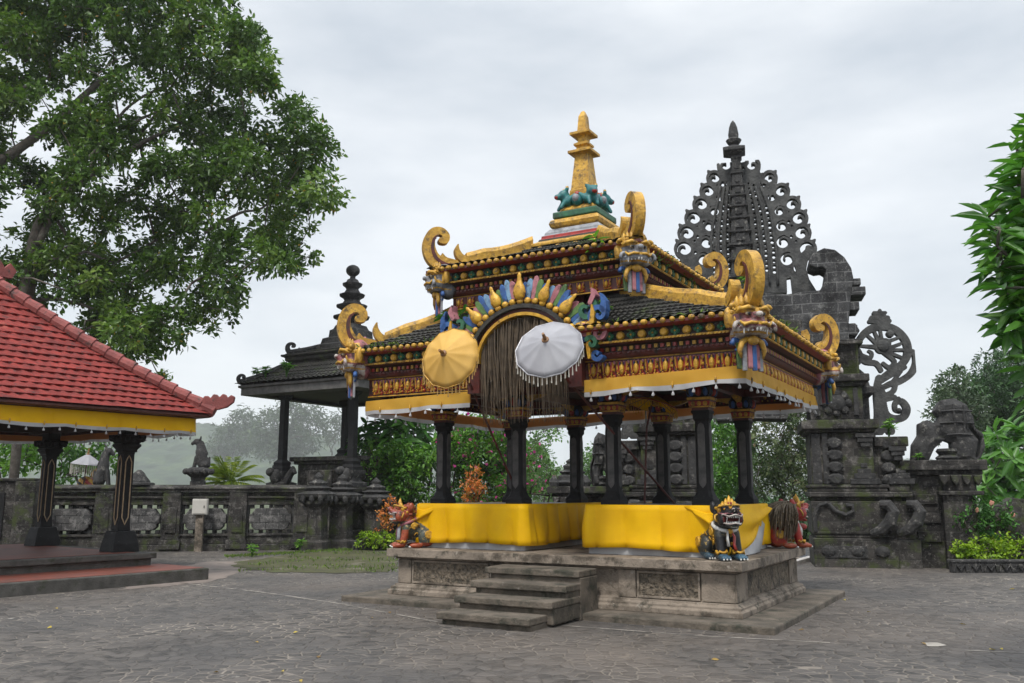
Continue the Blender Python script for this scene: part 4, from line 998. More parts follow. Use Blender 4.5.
    A = shape_sdf(gp([(130,108),(150,72),(195,64),(238,85),(262,128),(268,165),(295,185),(303,230),(288,268),(245,284),(180,284),(178,268),(190,240),(188,215),(160,205),(140,190),(132,155),(148,128)]))
    B = shape_sdf(gp([(55,284),(58,222),(78,190),(78,150),(105,138),(135,152),(150,190),(165,205),(130,235),(108,284)]))
    Rg = poly_sdf([(p[0],p[1],.035) for p in gp([(252,165),(285,205),(275,262)])])
    m = MB(); f = lambda X, Z: np.maximum(np.minimum(A(X,Z), B(X,Z)), -Rg(X,Z))
    sdf_plate(m, f, 1.9, 3.75, 2.2, 3.75, 70, .5, .85, 0, None, .09)
    m.lathe([(.24,2.3),(.28,2.36),(.2,2.42),(.26,2.5),(.22,2.56)], 12, (2.98,.62,0))
    for (x0,y0,x1,y1) in ((150,110,255,110),(145,150,262,150),(170,190,255,190),(190,85,200,190),(225,90,230,190)):
        a, b = gp([(x0,y0),(x1,y1)]); m.tube([(a[0],.405,a[1]),((a[0]+b[0])/2,.385,(a[1]+b[1])/2+.02),(b[0],.405,b[1])], .022, 5)
    if sgn < 0: m.v = [(1.95+(x-1.95)*.4, y, 1.75+(z-2.3)*.95) for x, y, z in m.v]
    mir(m); m.build('stone_beast', STONEP, gate, bevel=.02)
    # pierced scroll on the flank
    def sp(x, y, w_): u, z = G(810+x/4.875, 300+y/4.875, .9); return (u, z, w_)
    def S(pts, n=5): return poly_sdf(smooth_path([sp(*p) for p in pts], n))
    k = .0052
    ring = [(235,300,.075),(225,240,.075),(250,180,.08),(300,140,.085),(360,130,.085),(420,150,.085),(465,200,.085),(475,260,.085),(450,310,.085),(400,345,.08),(360,375,.075)]
    F = [S(ring), S([(235,250,.06),(265,300,.06),(320,310,.06),(345,345,.05)]),
         S([(480,250,.06),(510,265,.07),(515,310,.075),(490,360,.075),(440,395,.075),(390,410,.07),(350,430,.06)]),
         S([(350,450,.07),(355,510,.08),(370,560,.085),(410,580,.085),(455,570,.085),(470,530,.08),(445,495,.07),(415,505,.055),(415,535,.05),(435,545,.045)]),
         S([(330,640,.13),(335,560,.1),(325,450,.08),(335,380,.07)]), S([(360,620,.13),(375,590,.1)]), S([(390,640,.1),(370,600,.1)]),
         S([(345,235,.13),(365,215,.13)]), S([(385,165,.07),(390,170,.07)]), S([(310,150,.03),(335,205,.045)]), S([(340,140,.03),(350,205,.04)]), S([(280,175,.03),(325,215,.045)]), S([(250,225,.03),(320,230,.05)]), S([(255,270,.035),(290,285,.05),(300,262,.04),(285,250,.03)]),
         S([(370,240,.04),(440,215,.035)]), S([(370,245,.04),(455,245,.035)]), S([(365,250,.04),(440,280,.035)]), S([(360,260,.04),(410,300,.05),(385,330,.05),(355,310,.04)]), S([(375,205,.04),(430,185,.03)]),
         S([(350,425,.05),(400,400,.045),(440,350,.045)]), S([(350,470,.05),(400,450,.06),(415,420,.05)]), S([(345,400,.045),(400,365,.05),(460,330,.05)]), S([(360,490,.045),(410,475,.055)]), S([(415,500,.05),(430,480,.04)]),
         S([(290,105,.05),(385,105,.05)]), S([(300,90,.06),(375,90,.06)]), S([(320,75,.06),(355,75,.06)]), S([(310,65,.04),(365,65,.04)]), S([(338,60,.05),(338,54,.04)])]
    def f(X, Z):
        d = F[0](X, Z)
        for q in F[1:]: d = np.minimum(d, q(X, Z))
        return d
    m = MB(); b = [sp(200,30,0), sp(540,655,0)]
    sdf_plate(m, f, b[0][0], b[1][0], b[1][1], b[0][1], 96, .82, 1.0, 0)
    for x, y, r_ in ((355,225,.14),(388,168,.09),(432,540,.06)): u, z, _ = sp(x, y, 0); m.ball((u,.82,z),(r_,.07,r_),0,10,7)
    mir(m); m.build('pierced_scroll', STONEL, gate, bevel=.012)
    # hooked block beside the fan
    H = [(846,420),(828,380),(800,380),(787,420),(690,420),(690,296),(787,295),(805,292.5),(819.7,291),(824,283),(826,270),(822,267.5),(815.7,268.5),(809.5,266),(808.5,261),(813,254),(823.8,249),(834.6,250.7),(844,258),(850.9,268.9),(853,279),(850,300),(848,330),(850,354)]
    m = MB(); P = [G(x, y, .6) for x, y in H]
    if sgn > 0:
        P = [(max(u, UCG+.002), z) for u, z in P]; m.prism(P, .5, 1.4)
        for x, y, w_, h_ in ((856,282,.2,.16),(860,291,.22,.2),(856,306,.17,.2),(852,330,.22,.24),(851,346,.2,.22)):
            u, z = G(x, y, .6); m.box((u-.1,.95,z),(w_*2,.8,h_))
    else:
        P = [(max(u, UCG+.002), z) for u, z in P]; m.prism(P, .5, 1.4)
    mir(m); m.build('hooked_stone', stone_hook, gate, bevel=.02)
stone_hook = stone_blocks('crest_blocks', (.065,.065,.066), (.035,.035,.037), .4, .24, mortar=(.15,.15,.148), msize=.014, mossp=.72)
half(1); half(-1)
m = MB(); m.b2((UCG-1.35,.3,3.95),(UCG+1.35,1.3,4.2)); m.b2((UCG-1.25,.45,4.202),(UCG+1.25,1.2,5.6)); m.build('lintel_wall', STONE, gate, bevel=.02)

# the pierced fan and its spire
VF = 1.25
def fp(x, y): return G(670+x/3.413, 110+y/3.413, VF)
outl = [(205,160),(180,168),(158,192),(120,242),(98,292),(70,340),(52,372),(25,430),(16,480),(18,530),(30,640),(420,640),(500,640),(462,560),(440,540),(445,505),(490,500),(497,470),(478,430),(472,380),(450,330),(415,290),(387,250),(330,203),(288,178),(262,160),(235,165)]
FO = shape_sdf([fp(*p) for p in outl])
HL = shape_sdf([fp(*p) for p in [(398,575),(412,572),(418,628),(400,630)]])
edges = {1: [(265,150),(290,178),(330,205),(385,250),(415,290),(450,330),(472,380),(480,430),(497,470)], -1: [(200,155),(160,192),(120,242),(98,292),(70,340),(52,372),(25,430),(17,480),(20,530)]}
strokes = []; holes = []; cut = []
def spx(cx, cy, r0, r1, a0, a1, w0, w1, flip):
    return [(*fp(cx+flip*(r0+(r1-r0)*t)*math.cos(R(a0+(a1-a0)*t)), cy-(r0+(r1-r0)*t)*math.sin(R(a0+(a1-a0)*t))), (w0+(w1-w0)*t)) for t in [k/16 for k in range(17)]]
def at_edge(E_, y):
    for a, b in zip(E_, E_[1:]):
        if a[1] <= y <= b[1]: return a[0]+(b[0]-a[0])*(y-a[1])/(b[1]-a[1])
    return E_[-1][0]
for sg, E_ in edges.items():
    for k, (y, r_) in enumerate(((188,29),(232,28),(277,30),(322,31),(370,33),(420,34),(474,36))):
        x = at_edge(E_, y)-sg*(r_*.8)
        strokes.append(spx(x, y, r_*.80, r_*.84, -70, 215, .034, .04, sg)); strokes.append(spx(x, y, r_*.78, r_*.2, 215, 470, .036, .022, sg))
        strokes.append([(*fp(x+sg*r_*.45, y-r_*.7), .045), (*fp(x+sg*r_*.72, y-r_*.86), .03)])
        for ax_, ay_, rr_ in ((-1.05,-.75,.03),(-1.1,.35,.038),(-.6,-1.02,.028)): holes.append((*fp(x+sg*r_*ax_, y+r_*ay_), rr_*(.7+r_*.012)))
        cut.append((x, y, r_*.8))
    for k, (y, r_, ins) in enumerate(((250,20,66),(297,22,74),(344,25,84),(395,28,94),(450,32,104),(508,33,98))):
        x = at_edge(E_, y)-sg*ins
        strokes.append(spx(x, y, r_*.8, r_*.78, 100, 330, .03, .034, sg)); strokes.append(spx(x, y, r_*.78, r_*.22, 330, 560, .03, .02, sg)); cut.append((x, y, r_*.8))
    for row in range(3):
        for k in range(18):
            y = 250+k*17+row*6; cx0 = 223+(y-150)*.075
            half_ = abs(at_edge(E_, min(y, 500))-cx0); fr_ = (.17, .275, .38)[row]
            if y > 300+row*8 or row < 2: holes.append((*fp(cx0+sg*(half_*fr_+11), y), (.030, .034, .04)[row]+.014*((k*7+row*3)%3)/2))
strokes.append([(*fp(482,632), .16), (*fp(458,585), .13), (*fp(447,545), .12), (*fp(455,505), .12), (*fp(478,478), .1)])
strokes.append([(*fp(447,545), .1), (*fp(430,500), .1), (*fp(415,460), .08)])
SP = [poly_sdf(s_) for s_ in strokes]
CU = [(*fp(x, y), r_*.0070) for x, y, r_ in cut]
def fan(X, Z):
    d = np.maximum(FO(X, Z)+.12, -HL(X, Z))
    for u, z, r_ in CU: d = np.maximum(d, r_-np.hypot(X-u, Z-z))
    for u, z, r_ in holes: d = np.maximum(d, r_-np.hypot((X-u)*1.15, Z-z))
    for q in SP: d = np.minimum(d, q(X, Z))
    return d
m = MB(); a = fp(8, 650); b = fp(505, 150)
sdf_plate(m, fan, a[0], b[0], a[1], b[1], 240, VF, VF+.2, 0)
m.build('pierced_fan', STONEL, gate)
m = MB()
for sg, E_ in edges.items():                      # raised ribs that follow the fan
    for fr_ in (.22,.32,.43):
        pts = []
        for y in range(262, 600, 24):
            cx0 = 223+(y-150)*.075; hf = abs(at_edge(E_, min(y, 500))-cx0); u, z = fp(cx0+sg*(hf*fr_+8), y); pts.append((u, VF-.015, z))
        m.tube(pts, .035, 5)
m.build('fan_rib', STONEL, gate, smooth=True)
m = MB(); VS = .85
prev = None
def sg_(x, y): return G(670+x/3.413, 110+y/3.413, VS)
tiers = [(560,640,36),(505,560,34),(455,505,32),(410,455,30),(362,410,28),(322,362,25),(285,322,22),(250,285,19),(205,250,17),(150,205,15)]
for k, (yt, yb, w_) in enumerate(tiers):
    cx = 219+ (yt-30)*.052; u, z1 = sg_(cx, yt); z0 = sg_(cx, yb)[1]; hw = w_*.0069
    m.sq([(hw*1.12,z0+.003),(hw*.98,z0+(z1-z0)*.75),(hw*1.3,z0+(z1-z0)*.84),(hw*1.3,z1-.01)], (u,VS+.18,0))
    m.b2((u-hw*.5,VS+.18-hw*1.28,z0+(z1-z0)*.15),(u+hw*.5,VS+.1,z0+(z1-z0)*.68))
u, z = sg_(219, 148); hgt = lambda y: sg_(217, y)[1]
m.sq([(.11,hgt(150)),(.27,hgt(138)),(.27,hgt(128)),(.13,hgt(118))], (u,VS+.18,0))
m.lathe([(.13,hgt(118)),(.1,hgt(112)),(.16,hgt(105)),(.2,hgt(95)),(.12,hgt(88)),(.13,hgt(75)),(.1,hgt(50)),(.06,hgt(35)),(.01,hgt(26))], 12, (u,VS+.18,0))
m.build('gate_spire', STONEP, gate, bevel=.012)

# dark curved wall end further along, and the light box on the ground
m = MB(); A_ = [(x, z) for x, z in [(0,0),(0,1.0),(.12,1.32),(.38,1.5),(.7,1.45),(1.0,1.2),(1.15,.8),(1.2,0)]]
m.prism(A_, 0, .45); m.prism([(x*.78+.13, z*.8) for x, z in A_], -.06, -.002)
o = m.build('curved_wall_end', STONE, None, bevel=.03, loc=GO+gx*3.75+gy*.5, rz=GA)
tag(o, 'low dark stone wall end with a rounded top behind the rose bush', 'wall')
fl = thing('ground_floodlight', 'small square floodlight standing on the ground at the gate foot', 'floodlight', tuple(at(932,567,19.6).xy)+(0,), R(-10))
m = MB(); m.box((0,.06,.2),(.3,.12,.3), 0, rx=R(-12)); m.build('housing', BLACKP, fl, bevel=.01)
m = MB(); m.box((0,-.015,.19),(.22,.01,.22), 0, rx=R(-12)); m.build('lens', GREYP, fl)
m = MB(); m.b2((-.17,.0,0),(-.152,.08,.3)); m.b2((.152,.0,0),(.17,.08,.3)); m.b2((-.17,.0,-.01),(.17,.08,.012)); m.build('bracket', pm('rusty_bracket',(.16,.06,.03),(.08,.03,.02),12), fl)
# ------------------------------------------------------------------ red roofed pavilion at the left edge
LZ = R(52.3); LO = Vector((-6.1, 17.4, 0))
lp = thing('tiled_pavilion', 'open pavilion with a red tiled hip roof and red floored steps', 'pavilion', LO, LZ)
RTILE = pm('red_roof_tile', (.265,.038,.03), (.13,.02,.017), 3.5, .75, .4, 30, dirt=(.12,.03,.028), dpos=.6, dscale=4, spots=[((.05,.03,.028),.63,7),((.33,.085,.06),.66,2.5)], spec=.25)
RRIDGE = pm('faded_red_ridge', (.27,.07,.06), (.17,.04,.036), 4, .75, .5, 30, dirt=(.07,.04,.035), dpos=.6, dscale=6)
FLOORR = pm('red_cement_floor', (.2,.055,.035), (.13,.04,.027), 2, .55, .1, 30, dirt=(.09,.05,.04), dpos=.6, dscale=3)
KERB = pm('dark_stone_kerb', (.10,.095,.085), (.05,.047,.042), 5, .85, .5, 40, dirt=(.035,.038,.022), dpos=.6, dscale=4)
LX, LD = -12.0, 6.1
m = MB(); m.b2((LX,-.65,-.05),(-.13,LD+.4,.215)); st = m.build('step', KERB, lp, bevel=.02)
m = MB(); m.b2((LX,-.58,.216),(-.2,.95,.222)); m.build('tile_tread', FLOORR, st)
m = MB(); m.b2((LX,.76,.2),(-.48,LD-.3,.35)); m.b2((LX,.69,.351),(-.41,LD-.25,.455)); fl_ = m.build('floor_platform', KERB, lp, bevel=.015)
m = MB(); m.b2((LX,.98,.456),(-.7,LD-.4,.462)); m.build('floor_tiles', FLOORR, fl_)
CREAM = pm('cream_inlay', (.5,.38,.24), (.36,.26,.16), 12, .6, .1)
def lcol(x, y):
    m = MB(); m.sq([(.27,.46),(.25,.62),(.2,.84),(.19,.86)], (0,0,0)); m.sq([(.13,.861),(.12,1.0),(.115,2.35),(.125,2.4)], (0,0,0)); m.sq([(.15,2.401),(.15,2.45),(.2,2.52),(.2,2.56),(.17,2.57),(.26,2.68),(.26,2.74),(.14,2.75),(.14,2.9)])
    c = m.build('column', COLB, lp, bevel=.01, loc=(x,y,0))
    m = MB()
    for k in range(4):
        M = Matrix.Rotation(k*math.pi/2,4,'Z')
        m.tube([M@Vector(p) for p in ((-.065,-.125,1.12),(-.062,-.12,2.2),(-.03,-.118,2.28),(0,-.118,2.33),(.03,-.118,2.28),(.062,-.12,2.2),(.065,-.125,1.12),(.03,-.127,1.05),(0,-.128,.98),(-.03,-.127,1.05),(-.065,-.125,1.12))], .012, 5)
    m.build('column_inlay', CREAM, c)
    m = MB()
    for k in range(4):
        for s in (-1,0,1): p = Matrix.Rotation(k*math.pi/2,4,'Z')@Vector((s*.13,-.25,2.66)); m.ball(p,(.06,.06,.06),0,7,5)
    m.build('capital_carving', COLB, c)
for x in (-.74,-4.6,-8.5):
    for y in (1.5,4.75): lcol(x, y)
m = MB(); m.b2((LX,1.42,2.901),(-.5,1.58,3.05)); m.b2((LX,4.67,2.901),(-.5,4.83,3.05)); m.b2((-.82,.4,2.902),(-.66,LD-.4,3.049)); m.build('beam', DARKW, lp)
m = MB(); m.b2((LX,.25,3.052),(-.25,LD-.25,3.08)); m.build('ceiling_board', pm('brown_ceiling',(.2,.11,.06),(.14,.08,.045),3,.8,.1), lp)
m = MB(); m.sweep([(LX,.2),(-.2,.2),(-.2,LD-.2),(LX,LD-.2)], [(-.1,2.9),(0,2.9),(0,3.02),(.06,3.04),(.06,3.1),(-.1,3.12)]); m.build('fascia_board', RED, lp, bevel=.008)
def tiles(e0, e1, t1, t0, rows, m, seed):
    e0, e1, t0, t1 = map(Vector, (e0,e1,t0,t1)); L = (e1-e0).length; nrm = (e1-e0).cross(t0-e0).normalized(); per = .2; nc = int(L/per)*8; vs = []
    for r_ in range(rows):
        for t, up in ((r_/rows, .034), ((r_+.985)/rows, .0)):
            tt = t**1.12 if t > 0 else 0
            for c in range(nc+1):
                s = c/nc; p = e0.lerp(e1, s).lerp(t0.lerp(t1, s), t); x = (p-e0).dot((e1-e0).normalized())
                w = .5+.5*math.cos(2*math.pi*(x/per+.5*(r_%2)+.05*noise.noise((x*1.7,r_*3.1,seed)))); w = w**1.4
                p = p+nrm*(up+w*.018+noise.noise((x*2,r_*.9,seed))*.014)-Vector((0,0,.12*math.sin(math.pi*t)))
                if up: p = p-(t0-e0).normalized()*.025*w
                vs.append(p)
    W_ = nc+1; m.add(vs, [(i*W_+c, i*W_+c+1, (i+1)*W_+c+1, (i+1)*W_+c) for i in range(2*rows-1) for c in range(nc)])
ZE, ZR, H_ = 3.12, 5.75, LD/2
m = MB()
tiles((LX,-.1,ZE),(.1,-.1,ZE),(-H_,H_,ZR),(LX,H_,ZR), 19, m, 1); tiles((.1,-.1,ZE),(.1,LD+.1,ZE),(-H_,H_+.01,ZR),(-H_,H_-.01,ZR), 19, m, 2); tiles((.1,LD+.1,ZE),(LX,LD+.1,ZE),(LX,H_,ZR),(-H_,H_,ZR), 19, m, 3)
m.build('roof', RTILE, lp, fix=False)
m = MB(); m.sweep([(LX,-.06),(.06,-.06),(.06,LD+.06),(LX,LD+.06)], [(-.3,3.05),(0,3.06),(.04,3.075),(.04,3.11),(-.3,3.3)]); m.build('eave_board', pm('dark_red_eave',(.1,.03,.022),(.06,.02,.016),5,.7,.1), lp)
def hipridge(a, b, n=17):
    a, b = Vector(a), Vector(b); m = MB()
    for k in range(n):
        p = a.lerp(b, k/n); q = a.lerp(b, (k+1.06)/n); sg = lambda t: Vector((0,0,-.12*math.sin(math.pi*t)))
        p = p+sg(k/n); q = q+sg(min(1,(k+1)/n)); m.tube([p+Vector((0,0,.02)), q+Vector((0,0,.0))], [.135,.115], 10)
    return m
for yy, sy in ((-.1,1),(LD+.1,-1)):
    r_ = hipridge((.14,yy-sy*.04,ZE+.06),(-H_,H_,ZR+.08)).build('hip_ridge', RRIDGE, lp)
    # comb shaped upturned end
    comb = [(-.45,-.06),(-.3,-.04),(.0,-.02),(.2,.0),(.36,.05),(.48,.15),(.5,.26),(.42,.3),(.36,.24),(.32,.3),(.26,.32),(.2,.25),(.15,.3),(.08,.31),(.03,.23),(-.02,.27),(-.09,.27),(-.14,.19),(-.2,.22),(-.27,.2),(-.34,.12),(-.5,.1)]
    an = math.atan2(-sy, 1); m = MB(); m.prism(comb, -.05, .05, 0, Matrix.Translation((.02,yy,ZE+.1))@Matrix.Rotation(an,4,'Z')); m.build('ridge_finial', RRIDGE, r_, bevel=.02)
m = hipridge((-H_,H_,ZR+.08),(LX,H_,ZR+.08), 24); m.prism([(-.35,0),(.25,0),(.33,.16),(.2,.3),(.1,.18),(0,.34),(-.1,.2),(-.25,.26)], -.06, .06, 0, Matrix.Translation((-H_+.2,H_,ZR+.1))); m.build('top_ridge', RRIDGE, lp)
valance('eave_cloth', [(LX+1,.13),(-.13,.13),(-.13,LD-.13),(LX+1,LD-.13)], 'yellow cloth with white tasselled hem under the eaves of the red tiled pavilion', lambda x, y: 2.74, None, mats=(YCL, WCL, TAN, GOLD), h=.3, loc=LO, rz=LZ)

# ------------------------------------------------------------------ black stone perimeter wall
WB = Vector((-5.75, 25.5, 0)); WA = Vector((-17.6, 23.6, 0)); wd = (WB-WA); WL = wd.length; WZ = math.atan2(wd.y, wd.x); wd.normalize()
pw = thing('perimeter_wall', 'low black stone perimeter wall with pierced tablet panels', 'wall', WA, WZ)
m = MB(); m.b2((0,-.05,-.1),(WL,.5,.18)); m.b2((0,.0,.182),(WL,.42,.40)); m.b2((0,-.04,.402),(WL,.44,.47)); m.b2((0,.02,1.26),(WL,.40,1.44)); m.b2((0,-.04,1.442),(WL,.44,1.5)); m.b2((0,.03,1.502),(WL,.4,1.62)); m.b2((0,-.1,1.622),(WL,.5,1.69))
m.prism([(-.13,1.692),(.53,1.692),(.53,1.74),(.36,1.82),(.04,1.82),(-.13,1.74)], 0, WL, M=Matrix.Rotation(math.pi/2,4,'Z')@Matrix.Diagonal((1,-1,1,1)))
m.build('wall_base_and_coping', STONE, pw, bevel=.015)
PS = 1.78; npier = 7
for k in range(npier):
    x = WL-.22-k*PS
    if x < .3: break
    m = MB(); m.b2((x-.24,-.08,.05),(x+.24,.46,1.618)); m.b2((x-.28,-.12,.05),(x+.28,.5,.3)); m.b2((x-.15,-.11,.5),(x+.15,.0,1.2)); m.build('wall_pier', STONE, pw, bevel=.015)
    xc = x-PS/2
    if xc < .6: continue
    w_, h_ = .58, .3; c = [(-w_,-.12),(-w_+.07,-.12),(-w_+.07,-.2),(-w_+.17,-h_),(w_-.17,-h_),(w_-.07,-.2),(w_-.07,-.12),(w_,-.12),(w_,.14),(w_-.06,.14),(w_-.17,h_),(-w_+.17,h_),(-w_+.06,.14),(-w_,.14)]
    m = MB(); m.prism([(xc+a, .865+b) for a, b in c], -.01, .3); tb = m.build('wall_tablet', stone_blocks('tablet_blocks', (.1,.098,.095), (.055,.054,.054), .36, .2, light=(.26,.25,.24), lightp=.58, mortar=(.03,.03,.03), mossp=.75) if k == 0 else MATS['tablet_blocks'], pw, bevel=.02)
    m = MB()
    for j in range(-2,3): m.b2((xc+j*.26-.05,.06,.471),(xc+j*.26+.05,.26,.575)); m.b2((xc+j*.26-.05,.06,1.155),(xc+j*.26+.05,.26,1.259))
    for s in (-1,1): m.b2((xc+s*.62-.03,.05,.471),(xc+s*.62+.03,.28,1.259))
    m.build('baluster_row', STONEP, pw, bevel=.008)
def wall_pt(px): # point on the wall axis seen at a measured column of the photograph
    r = (px-512)/FOC*1.0; k = r/ (math.cos(PIT)-( -151.2/FOC)*math.sin(PIT)); k = r/1.0145
    t = (k*WA.y-WA.x)/(wd.x-k*wd.y); return WA+wd*t
def wall_statue(px, label, hgt, facing, kind):
    p = wall_pt(px)+Vector((-wd.y,wd.x,0))*.2; t = thing('animal_statue', label, 'statue', (p.x,p.y,1.815), WZ, 'animal statues on the wall')
    if kind == 'lotus':
        m = MB(); m.sq([(.2,0),(.2,.1),(.17,.12),(.19,.2)], rz=0); m.lathe([(.2,.2),(.34,.3),(.42,.38),(.4,.44),(.3,.47),(.22,.5)], 14)
        for k in range(12): a = k*math.pi/6; m.ball((.37*math.cos(a),.37*math.sin(a),.38),(.1,.1,.09),0,7,5)
        m.build('lotus_base', STONEP, t, bevel=.01); z0 = .48
    else: z0 = 0
    f = facing
    sculpt('beast', [('c',(f*-.12,0,z0+.12),(f*-.02,0,z0+.45),.17,.15),('c',(f*-.02,0,z0+.45),(f*.02,0,z0+.66),.13,.09),('e',(f*.08,0,z0+.74),(.13,.09,.09)),('e',(f*.2,0,z0+.70),(.08,.06,.055),(0,f*25,0)),('c',(0,.06,z0+.8),(-.02*f,.07,z0+.9),.03,.015),('c',(0,-.06,z0+.8),(-.02*f,-.07,z0+.9),.03,.015),
        ('c',(f*.08,.07,z0+.3),(f*.14,.08,z0),.055,.045),('c',(f*.08,-.07,z0+.3),(f*.14,-.08,z0),.055,.045),('e',(f*-.14,.1,z0+.1),(.14,.08,.11)),('e',(f*-.14,-.1,z0+.1),(.14,.08,.11)),('c',(f*-.06,0,z0+.72),(f*-.2,0,z0+.4),.05,.05),('c',(f*-.28,0,z0+.05),(f*-.3,0,z0+.3),.05,.03)], [STONEP], .022, None, t)
    t.scale = (hgt*(.72 if kind == 'plain' else .95), hgt*.8, hgt)
    return t
wall_statue(196, 'dark seated beast statue on a lotus base above the wall pier by the white box', 1.0, -1, 'lotus')
wall_statue(101, 'dark slim beast statue standing on the wall beside the small white parasol', 1.25, 1, 'plain')
p = wall_pt(136)+Vector((-wd.y,wd.x,0))*.2
t = thing('coping_ornament', 'low dark stone hump on the wall coping behind the front column', 'ornament', (p.x,p.y,1.815), WZ)
m = MB(); m.lathe([(.3,0),(.32,.1),(.22,.22),(.14,.34),(.05,.42)], 10); m.build('hump', STONEP, t, smooth=True); m = MB(); m.sq([(.36,0),(.36,.05),(.32,.07)]); m.build('foot', STONEP, t)
p = wall_pt(73)+Vector((-wd.y,wd.x,0))*1.0
t = parasol(Vector((p.x,p.y,2.42)), (.1,-.05,1), .42, (UMBW, MATS['white_fringe'], MATS['silver_trim']), 'small white parasol standing behind the perimeter wall at the left', (p.x-.05,p.y,.0), None, .2); t.scale = (1,1,1.5)
t = thing('shrine_figure', 'red and gold painted figure behind the wall under the small white parasol', 'statue', (p.x+.15,p.y+.25,.16), WZ)
m = MB(); m.sq([(.5,-.16),(.5,1.3),(.4,1.4)]); m.build('pedestal', STONEP, t)
sculpt('figure_body', [('e',(0,0,1.62),(.24,.18,.26)),('e',(.12,-.12,1.9),(.13,.13,.14)),('c',(.2,-.1,1.7),(.3,-.16,1.5),.07,.05),('c',(-.2,-.1,1.7),(-.3,-.16,1.5),.07,.05),('e',(-.25,.05,1.7),(.25,.1,.22))], [REDB, GOLDW, BLACKP], .025, lambda c, n: 1 if int(c.z*9+c.x*7)%2 else (2 if c.x < -.25 else 0), t)
m = MB()
for k in range(9): a = k*math.pi/8; m.ball((.12+.17*math.cos(a),-.08,1.93+.17*math.sin(a)),(.05,.04,.06),0,7,5)
m.build('crown', GOLD, t, smooth=True)
p = wall_pt(203)-Vector((-wd.y,wd.x,0))*.22
t = thing('electrical_box', 'pale grey electrical box on a concrete post in front of the wall', 'electrical box', (p.x,p.y,0), WZ)
m = MB(); m.b2((-.1,-.08,-.05),(.1,.08,1.0)); m.build('post', CONC, t, bevel=.01)
BOXM = pm('pale_box_paint', (.55,.53,.48), (.46,.44,.4), 3, .5, .05, 20, dirt=(.25,.22,.18), dpos=.66)
m = MB(); m.b2((-.2,-.14,1.0),(.2,.1,1.43)); b_ = m.build('cabinet', BOXM, t, bevel=.012)
m = MB(); m.b2((-.175,-.155,1.03),(.175,-.142,1.40)); d_ = m.build('door', BOXM, t, bevel=.006)
m = MB(); m.b2((.11,-.168,1.19),(.13,-.156,1.25)); m.build('latch', BLACKP, d_)

q = wall_pt(30); t = thing('backdrop_wall', 'solid dark stone wall standing behind the thick column at the left edge', 'wall', (q.x-2.4,q.y-1.3,0), WZ)
m = MB(); m.b2((-1.5,0,-.1),(2.95,.35,1.9)); m.b2((-1.5,-.05,1.902),(3.0,.4,1.98)); m.b2((2.55,-.1,-.1),(3.05,.45,1.899)); m.build('wall_body', STONE, t, bevel=.02)
m = MB(); m.b2((-1.2,-.03,.4),(2.3,.02,1.6)); m.build('recessed_panel', COLB, t, bevel=.01)
# ------------------------------------------------------------------ small black thatched shrine beyond the wall
BO = at(346, 492, 29.0); BO.z = 0
bs = thing('stone_shrine', 'small black stone shrine with tiered finial and mossy dark roof beyond the wall end', 'shrine', BO, TH)
m = MB()
for lo, hi in (((-1.75,-1.75,-.1),(1.75,1.75,.5)),((-1.6,-1.6,.502),(1.6,1.6,1.5)),((-1.7,-1.7,1.502),(1.7,1.7,1.62)),((-1.8,-1.8,1.622),(1.8,1.8,1.76)),((-1.3,-.9,1.762),(1.3,1.3,2.5)),((-1.4,-1.0,2.502),(1.4,1.4,2.6)),((-1.5,-1.1,2.602),(1.5,1.5,2.74)),((-.5,-1.3,1.763),(.5,-.88,2.3))): m.b2(lo, hi)
for x in (-1.3,0,1.3):
    for k in range(3): m.b2((x-.3+.06*k,-1.7,.6+.3*k),(x+.3-.06*k,-1.58,.86+.3*k))
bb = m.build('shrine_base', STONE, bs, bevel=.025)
m = MB()
for x, y in ((-1.45,-1.45),(1.45,-1.45)): m.sq([(.34,1.77),(.34,1.9),(.22,1.95),(.2,2.05),(.3,2.2),(.3,2.28)], (x,y,0)); m.ball((x,y-.25,2.1),(.2,.2,.25)); m.ball((x-.1,y-.4,2.25),(.14,.16,.14))
m.tube([(-1.45,-1.5,1.8),(-1.65,-1.5,2.05),(-1.9,-1.5,2.3),(-1.75,-1.5,2.42),(-1.6,-1.5,2.3)], [.15,.16,.12,.09,.05], 8); m.tube([(-1.3,-1.5,1.8),(-1.1,-1.5,2.1),(-.9,-1.5,2.35),(-.8,-1.5,2.2)], [.15,.13,.1,.05], 8)
m.build('corner_beast', STONEP, bs, smooth='auto')
c_ = None
for x, y, zb in ((-1.45,-1.45,2.25),(1.45,-1.45,2.25),(-1.15,1.2,2.745),(1.15,1.2,2.745)):
    m = MB(); m.sq([(.24,zb),(.24,zb+.12),(.18,zb+.2),(.2,zb+.3),(.11,zb+.4),(.105,4.55),(.18,4.65),(.18,4.75)]); m.build('column', COLB, bs, bevel=.01, loc=(x,y,0))
GREYB = pm('weathered_grey_eave_board', (.13,.125,.12), (.07,.068,.065), 5, .85, .3, 30)
m = MB(); m.sweep([(-2.4,-2.4),(2.4,-2.4),(2.4,2.4),(-2.4,2.4)], [(-.5,4.66),(0,4.68),(.03,4.68),(.03,4.9),(.1,4.93),(.1,5.0),(-.5,5.02)], True); m.build('eave_board', GREYB, bs)
m = MB(); m.b2((-2.3,-2.3,4.76),(2.3,2.3,4.8)); m.build('ceiling', DARKW, bs)
m = MB()
def troof(z0, a0, z1, a1, rows):
    for (a, b) in (((-1,-1),(1,-1)),((1,-1),(1,1)),((1,1),(-1,1)),((-1,1),(-1,-1))):
        tile_slope(m, (a[0]*a0,a[1]*a0,z0),(b[0]*a0,b[1]*a0,z0),(b[0]*a1,b[1]*a1,z1),(a[0]*a1,a[1]*a1,z1), rows, .03, .2, .1)
